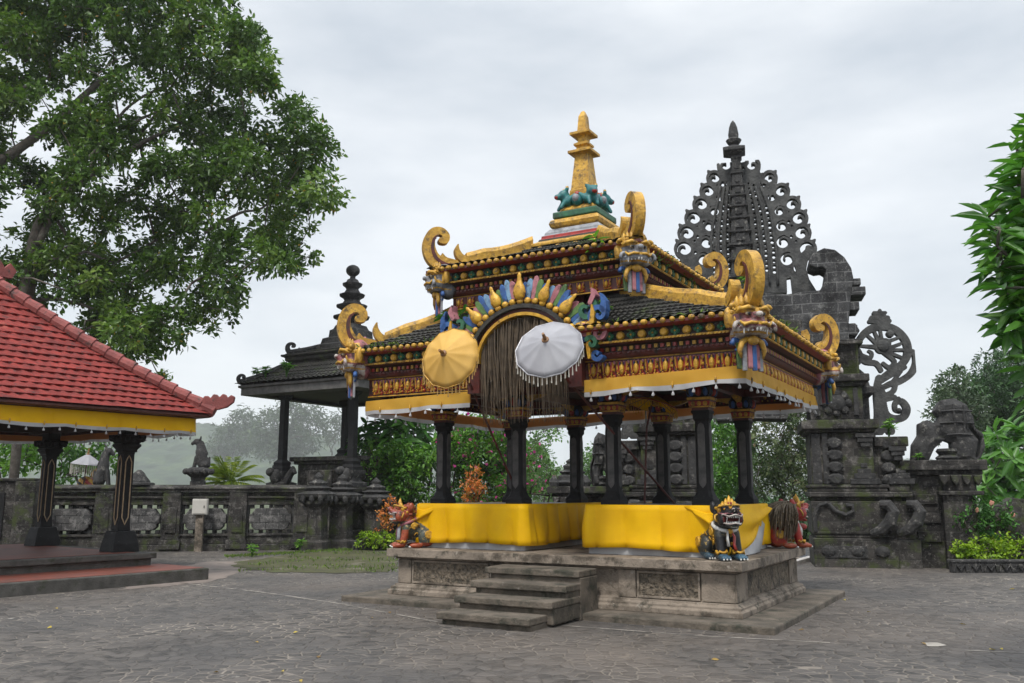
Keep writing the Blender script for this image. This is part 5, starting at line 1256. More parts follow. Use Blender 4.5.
troof(5.03, 2.58, 5.72, 1.45, 6); troof(6.05, 1.5, 6.36, .6, 4)
m.build('roof', TILED, bs, fix=False)
m = MB(); m.sweep([(-1.4,-1.4),(1.4,-1.4),(1.4,1.4),(-1.4,1.4)], [(-.3,5.6),(0,5.6),(0,5.8),(.1,5.86),(.1,5.96),(.2,6.0),(.2,6.06),(-.3,6.08)], True); m.b2((-1.2,-1.2,5.5),(1.2,1.2,6.2)); m.build('upper_tier', TILED, bs, bevel=.02)
m = MB()
for sx in (-1,1):
    for sy in (-1,1):
        an = math.atan2(sy, sx)
        for rr, zz, k in ((2.52*1.414, 5.04, .8),(1.45*1.414, 6.08, .95)):
            M = Matrix.Translation((math.cos(an)*(rr-.15),math.sin(an)*(rr-.15),zz))@Matrix.Rotation(an,4,'Z')@Matrix.Diagonal((k,1,k*.75,1)); sdf_plate(m, SCF, -.85, .26, -.12, .6, 40, -.09, .09, 0, M)
for sx, sy in ((-1,-1),(1,-1),(-1,1),(1,1)):
    m.tube([(sx*2.45,sy*2.45,5.1),(sx*2.0,sy*2.0,5.32),(sx*1.42,sy*1.42,5.74)], .12, 6); m.tube([(sx*1.4,sy*1.4,6.14),(sx*1.0,sy*1.0,6.26),(sx*.6,sy*.6,6.42)], .1, 6)
m.build('roof_scroll', STONEP, bs)
m = MB()
m.sq([(.85,6.25),(.85,6.42),(.7,6.48),(.66,6.66),(.52,6.72),(.5,6.95),(.42,7.0),(.36,7.14)]); 
prof = [(.3,7.14),(.36,7.24)]; z = 7.24
for k in range(4):
    r_ = .6-.09*k; prof += [(r_*.62,z),(r_*.7,z+.06),(r_,z+.14),(r_*1.04,z+.2),(r_*.7,z+.24),(r_*.55,z+.34)]; z += .38
prof += [(.1,z),(.09,z+.08),(.12,z+.1)]
m.lathe(prof, 12); m.ball((0,0,z+.28),(.24,.24,.2),0,14,9); m.build('finial', STONEP, bs, smooth='auto')
# squat carved stone posts in front of the shrine
def stone_post(px, Y, k, label, ztop):
    p = at(px, 492, Y); t = thing('carved_post', label, 'stone post', (p.x,p.y,0), R(-12), 'carved stone posts by the shrine')
    m = MB(); m.sq([(.36,-.05),(.36,.2),(.27,.26),(.25,1.05),(.3,1.1),(.36,1.16),(.36,1.22),(.26,1.25)]); m.b2((-.12,-.285,.35),(.12,-.24,.95)); m.build('shaft', STONE, t, bevel=.015)
    m = MB(); m.sq([(.3,1.251),(.46,1.32),(.5,1.4),(.38,1.44),(.26,1.48),(.34,1.55),(.2,1.6),(.24,1.68),(.1,1.76),(.12,1.84),(.02,1.95)])
    for a in range(4):
        for j in (-1,0,1): q = Matrix.Rotation(a*math.pi/2,4,'Z')@Vector((j*.3,-.44,1.28)); m.ball(q,(.09,.09,.12),0,7,5)
    m.build('cap', STONEP, t, bevel=.012); t.scale = (k,k,ztop); return t
stone_post(376, 26.8, 1.0, 'squat carved stone post with a broad cap beside the hedge left of the lion', 1.05)
stone_post(318, 25.6, .9, 'carved stone post at the right end of the perimeter wall', 1.12)
stone_post(342, 26.2, 1.0, 'tall carved stone post standing before the black shrine column', 1.1)
# ------------------------------------------------------------------ ground
def cobble_mat():
    m = bpy.data.materials.new('stone_paving'); m.use_nodes = True; t = m.node_tree; N = t.nodes; L = t.links; bs = N['Principled BSDF']
    tc = N.new('ShaderNodeTexCoord'); mp_ = N.new('ShaderNodeMapping'); L.new(tc.outputs['Object'], mp_.inputs[0])
    wn_ = N.new('ShaderNodeTexNoise'); wn_.inputs['Scale'].default_value = 2.5; wn_.inputs['Detail'].default_value = 3; L.new(mp_.outputs[0], wn_.inputs['Vector'])
    wm = N.new('ShaderNodeMix'); wm.data_type = 'VECTOR'; wm.inputs['Factor'].default_value = .09; L.new(mp_.outputs[0], wm.inputs['A']); L.new(wn_.outputs['Color'], wm.inputs['B'])
    def vor(feature, sc__):
        v = N.new('ShaderNodeTexVoronoi'); v.feature = feature; v.inputs['Scale'].default_value = sc__; v.inputs['Randomness'].default_value = .9; L.new(wm.outputs['Result'], v.inputs['Vector']); return v
    ve = vor('DISTANCE_TO_EDGE', 7.2); vc = vor('F1', 7.2)
    def ramp(src, p0, p1, c0, c1):
        r = N.new('ShaderNodeValToRGB'); r.color_ramp.elements[0].position = p0; r.color_ramp.elements[1].position = p1; r.color_ramp.elements[0].color = (*c0,1); r.color_ramp.elements[1].color = (*c1,1); L.new(src, r.inputs[0]); return r.outputs[0]
    def noise_(s, d=6, ro=.6, off=0):
        q = N.new('ShaderNodeMapping'); q.inputs['Location'].default_value = (off, off*2, 0); L.new(tc.outputs['Object'], q.inputs[0])
        n = N.new('ShaderNodeTexNoise'); n.inputs['Scale'].default_value = s; n.inputs['Detail'].default_value = d; n.inputs['Roughness'].default_value = ro; L.new(q.outputs[0], n.inputs['Vector']); return n.outputs['Fac']
    def mixc(f, a, b):
        x = N.new('ShaderNodeMix'); x.data_type = 'RGBA'
        if isinstance(f, float): x.inputs['Factor'].default_value = f
        else: L.new(f, x.inputs['Factor'])
        for s, v in (('A', a), ('B', b)):
            if isinstance(v, tuple): x.inputs[s].default_value = (*v, 1)
            else: L.new(v, x.inputs[s])
        return x.outputs['Result']
    def math_(op, a, b):
        x = N.new('ShaderNodeMath'); x.operation = op
        for i, v in enumerate((a, b)):
            if isinstance(v, (int, float)): x.inputs[i].default_value = v
            else: L.new(v, x.inputs[i])
        return x.outputs[0]
    sep = N.new('ShaderNodeSeparateColor'); L.new(vc.outputs['Color'], sep.inputs[0])
    stone = ramp(sep.outputs[0], .1, .95, (.022,.02,.0185), (.093,.083,.075))
    stone = mixc(ramp(noise_(9, 7, .7), .42, .7, (0,0,0), (1,1,1)), stone, (.105,.094,.084))
    joint_mask = ramp(ve.outputs['Distance'], .02, .075, (1,1,1), (0,0,0))
    patch = ramp(noise_(.55, 5, .6, 3),   .38, .62, (0,0,0), (1,1,1))
    dusty = ramp(noise_(.23, 5, .62, 11), .5, .68, (0,0,0), (1,1,1))
    jc = mixc(patch, (.045,.04,.035), (.3,.26,.215))
    c = mixc(math_('MULTIPLY', joint_mask, math_('ADD', .25, math_('MULTIPLY', noise_(3.1, 5, .7, 17), 1.0))), stone, jc)
    c = mixc(math_('MULTIPLY', dusty, .62), c, (.128,.106,.088))
    c = mixc(math_('MULTIPLY', ramp(noise_(.38, 6, .6, 29), .52, .62, (0,0,0), (1,1,1)), .5), c, (.06,.057,.055))
    wp = ramp(noise_(1.7, 8, .72, 41), .655, .7, (0,0,0), (1,1,1))
    c = mixc(math_('MULTIPLY', wp, .7), c, (.42,.39,.35))
    L.new(c, bs.inputs['Base Color'])
    ro = N.new('ShaderNodeMapRange'); ro.inputs['To Min'].default_value = .5; ro.inputs['To Max'].default_value = .85; L.new(noise_(1.1, 4, .5, 5), ro.inputs['Value']); L.new(ro.outputs[0], bs.inputs['Roughness'])
    h = math_('ADD', math_('MULTIPLY', math_('MINIMUM', ve.outputs['Distance'], .14), 5.0), math_('MULTIPLY', noise_(22, 6, .7), .35)); h = math_('ADD', h, math_('MULTIPLY', sep.outputs[1], .3))
    b = N.new('ShaderNodeBump'); b.inputs['Strength'].default_value = .75; b.inputs['Distance'].default_value = .03; L.new(h, b.inputs['Height']); L.new(b.outputs[0], bs.inputs['Normal'])
    return m
def sheet(name, pts, z, mat, kind='structure', sub=0):
    m = MB(); m.add([(x, y, z) for x, y in pts], [tuple(range(len(pts)))]); return tag(m.build(name, mat), kind=kind)
sheet('courtyard_paving', [(-40,-12),(40,-12),(40,26.6),(-40,26.6)], 0, cobble_mat())
GRASSG = pm('garden_soil_and_grass', (.05,.085,.02), (.045,.04,.022), 1.5, .95, .8, 30, spots=[((.09,.07,.045),.62,.8)])
m = MB(); n_ = 40; vs = []
for j in range(n_+1):
    Y = 26.6+(1600-26.6)*(j/n_)**3
    for i in range(n_+1):
        X = (i/n_-.5)*2*(60+Y*1.02); vs.append((X, Y, -.004-.02*max(0, Y-34)**.8))
m.add(vs, [(j*(n_+1)+i, j*(n_+1)+i+1, (j+1)*(n_+1)+i+1, (j+1)*(n_+1)+i) for j in range(n_) for i in range(n_)])
tag(m.build('terrain', GRASSG, fix=False), kind='structure')
sheet('garden_ground', [(-4.6,25.2),(-1,24.9),(5.2,22.9),(5.6,26.598),(-4.6,26.598)], .006, GRASSG)
sheet('garden_ground', [(10.0,18.6),(24,16.5),(40,18),(40,26.5),(10.2,26.5)], .006, GRASSG)
def g0(px, py, z=0.0):
    r = at(px, py, 1.0)-Vector((0,0,EYE)); t = (z-EYE)/r.z; p = Vector((0,0,EYE))+r*t; return (p.x, p.y)
def blob_sheet(name, px, z, mat, amp=1.0):
    P = [Vector(g0(*p)) for p in px]; out = []
    for i in range(len(P)):
        a, b = P[i], P[(i+1)%len(P)]
        for k in range(24):
            q = a.lerp(b, k/24); out.append((q.x+amp*.3*noise.noise((q.x*2.7, q.y*2.7, 4)), q.y+amp*.55*noise.noise((q.x*1.9, q.y*1.9, 9))+amp*.25*noise.noise((q.x*6, q.y*6, 9))))
    return sheet(name, out, z, mat)
MOSS = pm('mossy_earth', (.07,.07,.024), (.04,.04,.017), 1.6, .95, .7, 34, dirt=(.15,.13,.10), dpos=.63, dscale=1.1, spots=[((.06,.095,.02),.62,2.6)])
SMOOTH = pm('smooth_dusty_concrete', (.22,.18,.155), (.15,.125,.11), .9, .85, .3, 40, dirt=(.09,.085,.07), dpos=.6, dscale=1.3)
blob_sheet('mossy_ground', [(236,562),(300,553.5),(352,550.5),(392,552),(398,566),(392,572),(330,574),(280,573),(240,568)], .008, MOSS, .6)
blob_sheet('dusty_concrete_apron', [(150,573),(205,562),(252,560),(246,569),(228,577),(206,583),(120,590)], .004, SMOOTH, .3)
def strip(px, w, z, mat, name):
    m = MB(); P = [Vector(g0(*p)) for p in px]; pts = []
    for a, b in zip(P, P[1:]):
        for k in range(14): pts.append(a.lerp(b, k/14))
    pts.append(P[-1]); vs = []
    for i, p in enumerate(pts):
        d = (pts[min(i+1,len(pts)-1)]-pts[max(i-1,0)]).normalized(); n2 = Vector((-d.y, d.x)); ww = w*(.6+.7*abs(noise.noise((p.x*3,p.y*3,1)))); vs += [(*(p+n2*ww/2), z), (*(p-n2*ww/2), z)]
    m.add(vs, [(2*i,2*i+1,2*i+3,2*i+2) for i in range(len(pts)-1)]); return tag(m.build(name, mat), kind='structure')
JOINT = pm('pale_cement_joint', (.36,.33,.29), (.22,.2,.175), 6, .9, .3, 40, dirt=(.13,.12,.11), dpos=.52, dscale=3)
strip([(180,583),(260,592),(345,604.5)], .07, .004, JOINT, 'paving_joint'); strip([(345,605),(437,622)], .05, .004, JOINT, 'paving_joint')
strip([(566,626),(700,636),(830,643)], .045, .004, JOINT, 'paving_joint'); strip([(965,650.5),(1040,654)], .05, .004, JOINT, 'paving_joint')
blob_sheet('mortar_patch', [(925,643),(936,642.5),(946,645),(940,647.5),(928,647)], .005, pm('white_mortar', (.4,.37,.33), (.25,.23,.2), 8, .9, .3), .12)
# the road seen through the gate, with its pale kerb
ROAD = pm('grey_asphalt', (.085,.087,.095), (.06,.062,.067), 30, .8, .4, 90)
P1, P2 = Vector(g0(803,569)), Vector(g0(806,556))
def gl(u, v): p = GO+gx*u+gy*v; return (p.x, p.y)
sheet('road', [gl(-2.3,1.9), gl(-.02,1.9), gl(.3,9), gl(-2.6,9)], .005, ROAD)
KW = pm('painted_kerb', (.6,.58,.56), (.4,.38,.36), 6, .8, .3, 40, dirt=(.25,.22,.2), dpos=.58)
m = MB(); m.box((-.3,.9,.04), (.16,2.6,.1), 0, rz=R(-16)); o = m.build('road_kerb', KW, None, bevel=.01, loc=GO, rz=GA); tag(o, kind='structure')
m = MB(); m.box((-.62,1.0,.03), (.1,2.2,.07), 0, rz=R(-22)); o = m.build('road_kerb', CONC, None, bevel=.01, loc=GO, rz=GA); tag(o, kind='structure')
# planter kerbs
def planter(px0, px1, py, label):
    a, b = Vector((*g0(px0, py),0)), Vector((*g0(px1, py),0)); d = b-a; L_ = d.length; rz = math.atan2(d.y, d.x)
    t = thing('planter_kerb', label, 'kerb', a, rz); m = MB(); m.b2((0,0,-.05),(L_,.16,.2)); m.b2((-.02,-.02,.202),(L_+.02,.2,.26)); m.build('kerb_stone', STONEP, t, bevel=.015)
    m = MB(); k = int(L_/.3)
    for i in range(k):
        x = (i+.5)*L_/k; m.tube([(x-.13,-.015,.03),(x-.09,-.02,.17),(x,-.02,.05),(x+.09,-.02,.17),(x+.13,-.015,.03)], .022, 5)
    m.build('carved_wave', STONEP, t); return t
planter(953, 1090, 573, 'low carved stone kerb in front of the yellow green hedge by the gate')
planter(352, 412, 550, 'low stone kerb under the clipped hedge left of the orange lion')

# ------------------------------------------------------------------ hills
def hill_mat():
    return pm('forested_hill', (.035,.06,.03), (.01,.02,.011), .07, .95, .0, dirt=(.055,.08,.035), dpos=.56, dscale=.03)
def hill(name, x0, x1, y0, y1, h, seed, nx=300, ny=90):
    vs = []
    for j in range(ny+1):
        for i in range(nx+1):
            s, t = i/nx, j/ny; x = x0+(x1-x0)*s; y = y0+(y1-y0)*t
            e = math.sin(math.pi*s)**.5*math.sin(math.pi*min(1, t*.62))
            z = h*e*(.8+.45*noise.noise((x*.0025+seed, y*.0025, 0)))+e*5*noise.noise((x*.03, y*.03, seed))+e*6*abs(noise.noise((x*.13, y*.13, seed)))-8
            vs.append((x, y, z))
    m = MB(); m.add(vs, [(j*(nx+1)+i, j*(nx+1)+i+1, (j+1)*(nx+1)+i+1, (j+1)*(nx+1)+i) for j in range(ny) for i in range(nx)])
    return tag(m.build(name, hill_mat() if 'forested_hill' not in MATS else MATS['forested_hill'], smooth=True, fix=False), kind='structure')
hill('hills', -900, 60, 560, 1150, 84, 2.3); hill('hills', -250, 1100, 800, 1500, 64, 6.1)
# ------------------------------------------------------------------ plants
def leaf_mat(name, cols, rough=.45, trans=.3, nscale=1.2):
    m = bpy.data.materials.new(name); m.use_nodes = True; t = m.node_tree; N = t.nodes; L = t.links; bs = N['Principled BSDF']
    at_ = N.new('ShaderNodeAttribute'); at_.attribute_name = 'tint'; r = N.new('ShaderNodeValToRGB'); cr_ = r.color_ramp
    cr_.elements[0].position = 0; cr_.elements[0].color = (*cols[0], 1); cr_.elements[1].position = 1; cr_.elements[1].color = (*cols[-1], 1)
    for k, c in enumerate(cols[1:-1]): e = cr_.elements.new((k+1)/(len(cols)-1)); e.color = (*c, 1)
    L.new(at_.outputs['Fac'], r.inputs[0]); L.new(r.outputs[0], bs.inputs['Base Color']); bs.inputs['Roughness'].default_value = rough; bs.inputs['Specular IOR Level'].default_value = .4
    tr = N.new('ShaderNodeBsdfTranslucent'); hs = N.new('ShaderNodeHueSaturation'); hs.inputs['Value'].default_value = 1.25; hs.inputs['Saturation'].default_value = 1.05; L.new(r.outputs[0], hs.inputs['Color']); L.new(hs.outputs[0], tr.inputs['Color'])
    ms = N.new('ShaderNodeMixShader'); ms.inputs[0].default_value = trans; L.new(bs.outputs[0], ms.inputs[1]); L.new(tr.outputs[0], ms.inputs[2]); L.new(ms.outputs[0], N['Material Output'].inputs['Surface'])
    return m
def leaves_mesh(name, P, D, Nn, Ln, Wd, tint, mat, parent, droop=.15, loc=None):
    # P base points, D leaf direction, Nn leaf normal; every leaf is a folded blade of six corners
    n = len(P); D = D/np.linalg.norm(D, axis=1, keepdims=True); S = np.cross(D, Nn); S /= np.linalg.norm(S, axis=1, keepdims=True)+1e-9; U = np.cross(S, D)
    L = Ln[:,None]; W_ = Wd[:,None]
    c0 = P; c1 = P+D*L*.38+S*W_*.5+U*W_*.12; c2 = P+D*L*.72+S*W_*.4-U*L*droop*.35; c3 = P+D*L-U*L*droop; c4 = P+D*L*.72-S*W_*.4-U*L*droop*.35; c5 = P+D*L*.38-S*W_*.5+U*W_*.12
    V = np.stack([c0,c1,c2,c3,c4,c5], 1).reshape(-1,3)
    me = bpy.data.meshes.new(name); me.vertices.add(n*6); me.vertices.foreach_set('co', V.astype(np.float32).ravel())
    F = (np.arange(n)[:,None]*6+np.array([[0,1,2,3, 0,3,4,5]])).reshape(-1)
    me.loops.add(n*8); me.loops.foreach_set('vertex_index', F.astype(np.int32)); me.polygons.add(n*2)
    me.polygons.foreach_set('loop_start', np.arange(0, n*8, 4, dtype=np.int32)); me.polygons.foreach_set('loop_total', np.full(n*2, 4, np.int32))
    a = me.attributes.new('tint', 'FLOAT', 'FACE'); a.data.foreach_set('value', np.repeat(np.clip(tint, 0, 1), 2).astype(np.float32))
    me.update(calc_edges=True); me.materials.append(mat)
    o = bpy.data.objects.new(name, me); col.objects.link(o); o.parent = parent
    return o
def unit(n):
    v = rng.normal(size=(n,3)); return v/np.linalg.norm(v, axis=1, keepdims=True)
def clump_leaves(clumps, per, Ll, Lw, flat=.8, shell=.55, up=.5, var=.35):
    # clumps: (x,y,z,r); leaves gathered on twig ends in each clump
    P = []; D = []; T = []
    for (x,y,z,r) in clumps:
        n = max(6, int(per*r*r)); k = max(2, n//9); tw = unit(k)*(rng.random((k,1))**.45)*r; tw[:,2] *= flat
        idx = rng.integers(0, k, n); q = tw[idx]+rng.normal(size=(n,3))*Ll*.55
        d = tw[idx]/(np.linalg.norm(tw[idx],axis=1,keepdims=True)+1e-6)*.8+unit(n)*.9+np.array([0,0,-.15])
        P.append(q+np.array([x,y,z])); D.append(d); T.append(np.full(n, rng.normal(0,.13))+rng.normal(0,.12,k)[idx])
    P = np.concatenate(P); D = np.concatenate(D); T = np.concatenate(T); n = len(P)
    Nn = unit(n)*.8+np.array([0,0,up+.3]); return P, D, Nn, Ll*(1+var*rng.normal(size=n)).clip(.5,1.7), Lw*(1+var*rng.normal(size=n)).clip(.5,1.6), .45+T+rng.normal(0,.12,n)
def skeleton(base, clumps, r_tip=.012, r_max=.3, wig=.12, first=None, power=2.3):
    # limbs that reach every clump, thickness by how many tips they carry
    nodes = [Vector(base)]; par = [-1]; kids = [0]
    for f in (first or []): nodes.append(Vector(f)); par.append(len(nodes)-2)
    order = sorted(clumps, key=lambda c: (Vector(c[:3])-nodes[-1]).length)
    for c in order:
        c = Vector(c[:3]); best = min(range(1 if first else 0, len(nodes)), key=lambda i: (nodes[i]-c).length+.35*(nodes[i]-nodes[-1 if False else 0]).length*.5 + (2.0 if nodes[i].z > c.z+.5 else 0))
        a = nodes[best]; L = (c-a).length; k = max(1, int(L/.7)); prev = best
        for i in range(1, k+1):
            t = i/k; p = a.lerp(c, t)+Vector((rng.normal(),rng.normal(),rng.normal()))*wig*L*.18*math.sin(math.pi*t)+Vector((0,0,.12*L*math.sin(math.pi*t)))
            nodes.append(p); par.append(prev); prev = len(nodes)-1
    cnt = [0.0]*len(nodes); has = set(par)
    for i in reversed(range(len(nodes))):
        if i not in has: cnt[i] += 1
        if par[i] >= 0: cnt[par[i]] += cnt[i]
    rad = [min(r_max, r_tip*max(1, c)**(1/power)) for c in cnt]
    m = MB()
    for i in range(1, len(nodes)):
        p = par[i]
        if (nodes[i]-nodes[p]).length > .02:
            n8 = 9 if rad[p] > .08 else 5
            m.tube([nodes[p], nodes[p].lerp(nodes[i], .5), nodes[i]], [max(rad[i], min(rad[p], rad[i]*1.3)), rad[i]*1.08, rad[i]], n8)
    return m
BARK = pm('grey_bark', (.15,.13,.11), (.07,.06,.05), 6, .9, .7, 24, dirt=(.2,.2,.17), dpos=.62, dscale=4)
BARKD = pm('dark_bark', (.07,.055,.04), (.035,.028,.02), 6, .9, .7, 24)
def pix_clumps(poly, n, Y, dY, rmin, rmax, avoid=(), seed=1, inset=10, mind=0):
    g = np.random.default_rng(seed); xs = [p[0] for p in poly]; ys = [p[1] for p in poly]; f = shape_sdf(poly); out = []; tries = 0; pts = []
    while len(out) < n and tries < n*60:
        tries += 1; x = g.uniform(min(xs), max(xs)); y = g.uniform(min(ys), max(ys)); r = g.uniform(rmin, rmax)
        YY = Y+g.uniform(-dY, dY); rp = r*FOC/Y
        d = f(np.array([[x]]), np.array([[y]]))[0,0]
        if d > -rp*.62: 
            if d > -inset*.5: continue
            r = max(min(.25, rmin), -d*Y/FOC/.62); 
        if any((x-a)**2+(y-b)**2 < (c+rp*.4)**2 for a, b, c in avoid): continue
        if mind and any((x-a)**2+(y-b)**2 < mind**2 for a, b in pts): continue
        pts.append((x, y)); p = at(x, y, YY); out.append((p.x, p.y, p.z, r))
    return out
def tree(name, label, base, clumps, per, Ll, Lw, mat, bark, group=None, r_max=.25, first=None, flat=.8, cat='tree', wig=.12, r_tip=.012, extra=None, droop=.15, trunkname='trunk', crownname='crown'):
    t = thing(name, label, cat, (0,0,0), 0, group)
    b = Vector(base); t.location = b; off = np.array(base)
    c2 = [(c[0]-b.x, c[1]-b.y, c[2]-b.z, c[3]) for c in clumps]
    P, D, Nn, l, w_, T = clump_leaves(c2, per, Ll, Lw, flat)
    leaves_mesh(crownname, P, D, Nn, l, w_, T, mat, t, droop)
    m = skeleton((0,0,-.1), c2, r_tip, r_max, wig, [tuple(Vector(f)-b) for f in first] if first else None); m.build(trunkname, bark, t, smooth=True, fix=False)
    if extra:
        for nm, mt, frac, el, ew in extra:
            k = int(len(P)*frac); ii = rng.choice(len(P), k, replace=False); 
            leaves_mesh(nm, P[ii]+rng.normal(size=(k,3))*.04, D[ii], Nn[ii], np.full(k, el), np.full(k, ew), rng.random(k), mt, t, .1)
    return t
# the great tree at the left
BIGL = leaf_mat('big_tree_leaf', [(.022,.05,.009),(.055,.12,.017),(.105,.195,.028),(.19,.28,.05)], .38, .34)
YELL = leaf_mat('yellow_leaf', [(.35,.2,.02),(.5,.32,.03)], .5, .3)
big_poly = [(-160,-130),(120,-140),(225,-60),(232,0),(252,22),(276,50),(272,85),(300,96),(322,112),(334,150),(348,188),(345,205),(322,208),(312,232),(322,250),(306,270),(298,292),(282,292),(272,262),(250,280),(243,300),(228,330),(196,338),(166,346),(150,352),(182,362),(165,388),(130,372),(95,345),(60,318),(20,290),(-160,285)]
gaps = [(75,92,26),(112,60,12),(45,110,14),(150,95,9),(180,140,8),(125,175,11),(60,175,13),(28,215,12),(88,225,10),(140,235,8),(215,150,7),(170,250,9),(60,275,9),(245,170,7),(200,60,6),(95,20,9),(20,130,10),(12,185,14),(130,112,10),(148,152,8),(36,150,12),(100,190,9),(250,215,12),(205,232,9),(222,205,7),(62,40,9),(110,252,7),(20,60,9),(160,190,8),(190,290,8),(250,240,8)]
bigc = pix_clumps(big_poly, 430, 27.5, 2.6, .4, .85, [(a, b, c*.72) for a, b, c in gaps], 5, 8, mind=11)
tb = at(20, 420, 27.5); tb.z = -.3
tree('broadleaf_tree', 'great dark green tree with grey limbs towering behind the red tiled roof', tb, bigc, 900, .18, .09, BIGL, BARK, None, .22, first=[at(30,300,27.5), at(38,255,27.5)], wig=.25, r_tip=.016, extra=[('yellow_leaf', YELL, .012, .11, .07)])
def limb(pts, r0, r1, d=27.3): 
    m = MB(); q = [at(x, y, d+.5*k)-tb for k, (x, y) in enumerate(pts)]; sp_ = smooth_path([tuple(p) for p in q], 5); n = len(sp_); m.tube(sp_, [.62*(r0+(r1-r0)*k/(n-1)) for k in range(n)], 9); m.build('limb', BARK, bt, smooth=True, fix=False)
bt = [o for o in bpy.data.objects if o.name == 'broadleaf_tree'][0]
limb([(-30,180),(10,155),(60,118),(100,82),(140,60),(170,55)], .3, .06, 26.4); limb([(20,320),(38,225),(85,180),(130,150),(170,130),(205,125)], .26, .05, 26.6); limb([(38,245),(60,195),(78,150),(92,105)], .2, .09, 27); limb([(30,205),(70,201),(120,203),(150,197)], .12, .05, 26.8); limb([(25,60),(35,40),(55,-5)], .14, .08, 26.5); limb([(205,232),(240,213),(262,208),(290,185)], .1, .03, 26.8); limb([(85,180),(100,150),(125,110),(160,88),(190,80)], .12, .04, 27)

# whorled large leaves
def whorl_plant(name, label, base, whorls, nl, Ll, Lw, mat, bark, cat, group=None, r_max=.1, droop=.25, first=None, r_tip=.012, extra=None):
    t = thing(name, label, cat, base, 0, group); b = Vector(base); P = []; D = []; Nn = []; T = []
    for (x,y,z,ax) in whorls:
        ax = np.array(ax, float); ax /= np.linalg.norm(ax); u = np.cross(ax, [.3,.9,.2]); u /= np.linalg.norm(u); v = np.cross(ax, u); tt = rng.normal(0,.16)
        for k in range(nl):
            a = 2*math.pi*k/nl*1.0+rng.normal(0,.25); e = rng.uniform(-.15,.75); d = (u*math.cos(a)+v*math.sin(a))*math.cos(e)+ax*math.sin(e)
            P.append(np.array([x-b.x,y-b.y,z-b.z])+ax*rng.uniform(-.06,.06)*Ll*4+d*.02); D.append(d); Nn.append(ax*1.0+d*-.3+rng.normal(size=3)*.15); T.append(.5+tt+rng.normal(0,.16))
    P, D, Nn, T = map(np.array, (P,D,Nn,T)); n = len(P)
    leaves_mesh('foliage' if cat != 'tree' else 'crown', P, D, Nn, Ll*(1+.3*rng.normal(size=n)).clip(.4,1.6), Lw*(1+.15*rng.normal(size=n)).clip(.6,1.4), T, mat, t, droop)
    m = skeleton((0,0,-.05), [(x-b.x,y-b.y,z-b.z,.1) for x,y,z,_ in whorls], r_tip, r_max, .1, [tuple(Vector(f)-b) for f in first] if first else None); m.build('stem' if cat != 'tree' else 'trunk', bark, t, smooth=True, fix=False)
    return t
def whorls_in(poly, n, Y, dY, seed, mind, tilt=.6, center=None):
    c = pix_clumps(poly, n, Y, dY, .05, .06, (), seed, 2, mind); ctr = center if center is not None else np.mean([q[:3] for q in c], axis=0); out = []
    for x,y,z,r in c:
        o = np.array([x,y,z])-ctr; o = o/(np.linalg.norm(o)+1e-6); out.append((x,y,z, o*tilt+np.array([0,-.15,.75])+rng.normal(size=3)*.2))
    return out
MAGL = leaf_mat('glossy_large_leaf', [(.016,.06,.01),(.042,.14,.018),(.09,.24,.03),(.16,.33,.045)], .36, .34)
rp = [(1028,105),(1010,128),(990,150),(1000,170),(985,190),(968,205),(962,225),(972,250),(968,275),(980,300),(985,330),(995,350),(1010,372),(1030,400),(1075,400),(1075,95)]
tbase = Vector((4.95,7.3,0))
whorl_plant('large_leaved_tree', 'tree with large glossy green leaves reaching in at the right edge', tbase, whorls_in([(x+21,y) for x, y in rp], 230, 7.2, .6, 3, 6, .7, center=np.array([4.7,7.2,2.8])), 9, .205, .07, MAGL, BARK, 'tree', None, .12, .3, first=[(4.9,7.25,1.4)])
FRANG = leaf_mat('frangipani_leaf', [(.02,.08,.01),(.045,.15,.015),(.09,.24,.025),(.14,.32,.035)], .4, .3)
FRD = leaf_mat('dark_frangipani_leaf', [(.022,.08,.014),(.05,.16,.022),(.1,.26,.035)], .4, .3)
p = at(1005, 492, 23.5)
whorl_plant('frangipani_tree', 'bright green frangipani tree beyond the stone beast wall at the right', (p.x,p.y,0), whorls_in([(978,440),(1000,428),(1040,428),(1080,440),(1080,520),(1000,525),(980,500)], 130, 23.5, 1.6, 8, 6), 10, .42, .14, FRANG, BARK, 'tree', 'frangipani trees', .12)
p = at(392, 492, 30)
whorl_plant('frangipani_tree', 'dark leaved frangipani behind the squat carved post, left of the front column', (p.x,p.y,0), whorls_in([(352,440),(365,428),(392,420),(418,421),(436,430),(436,470),(400,478),(362,470)], 110, 29.5, 1.2, 9, 6), 9, .48, .15, FRD, BARK, 'tree', 'frangipani trees', .12)
p = at(497, 492, 31)
whorl_plant('frangipani_tree', 'green frangipani above the orange shrub seen between the left bench columns', (p.x,p.y,0), whorls_in([(452,425),(470,420),(500,424),(516,430),(512,470),(490,478),(456,470)], 70, 30.5, 1.2, 19, 6), 9, .45, .14, FRD, BARK, 'tree', 'frangipani trees', .12)
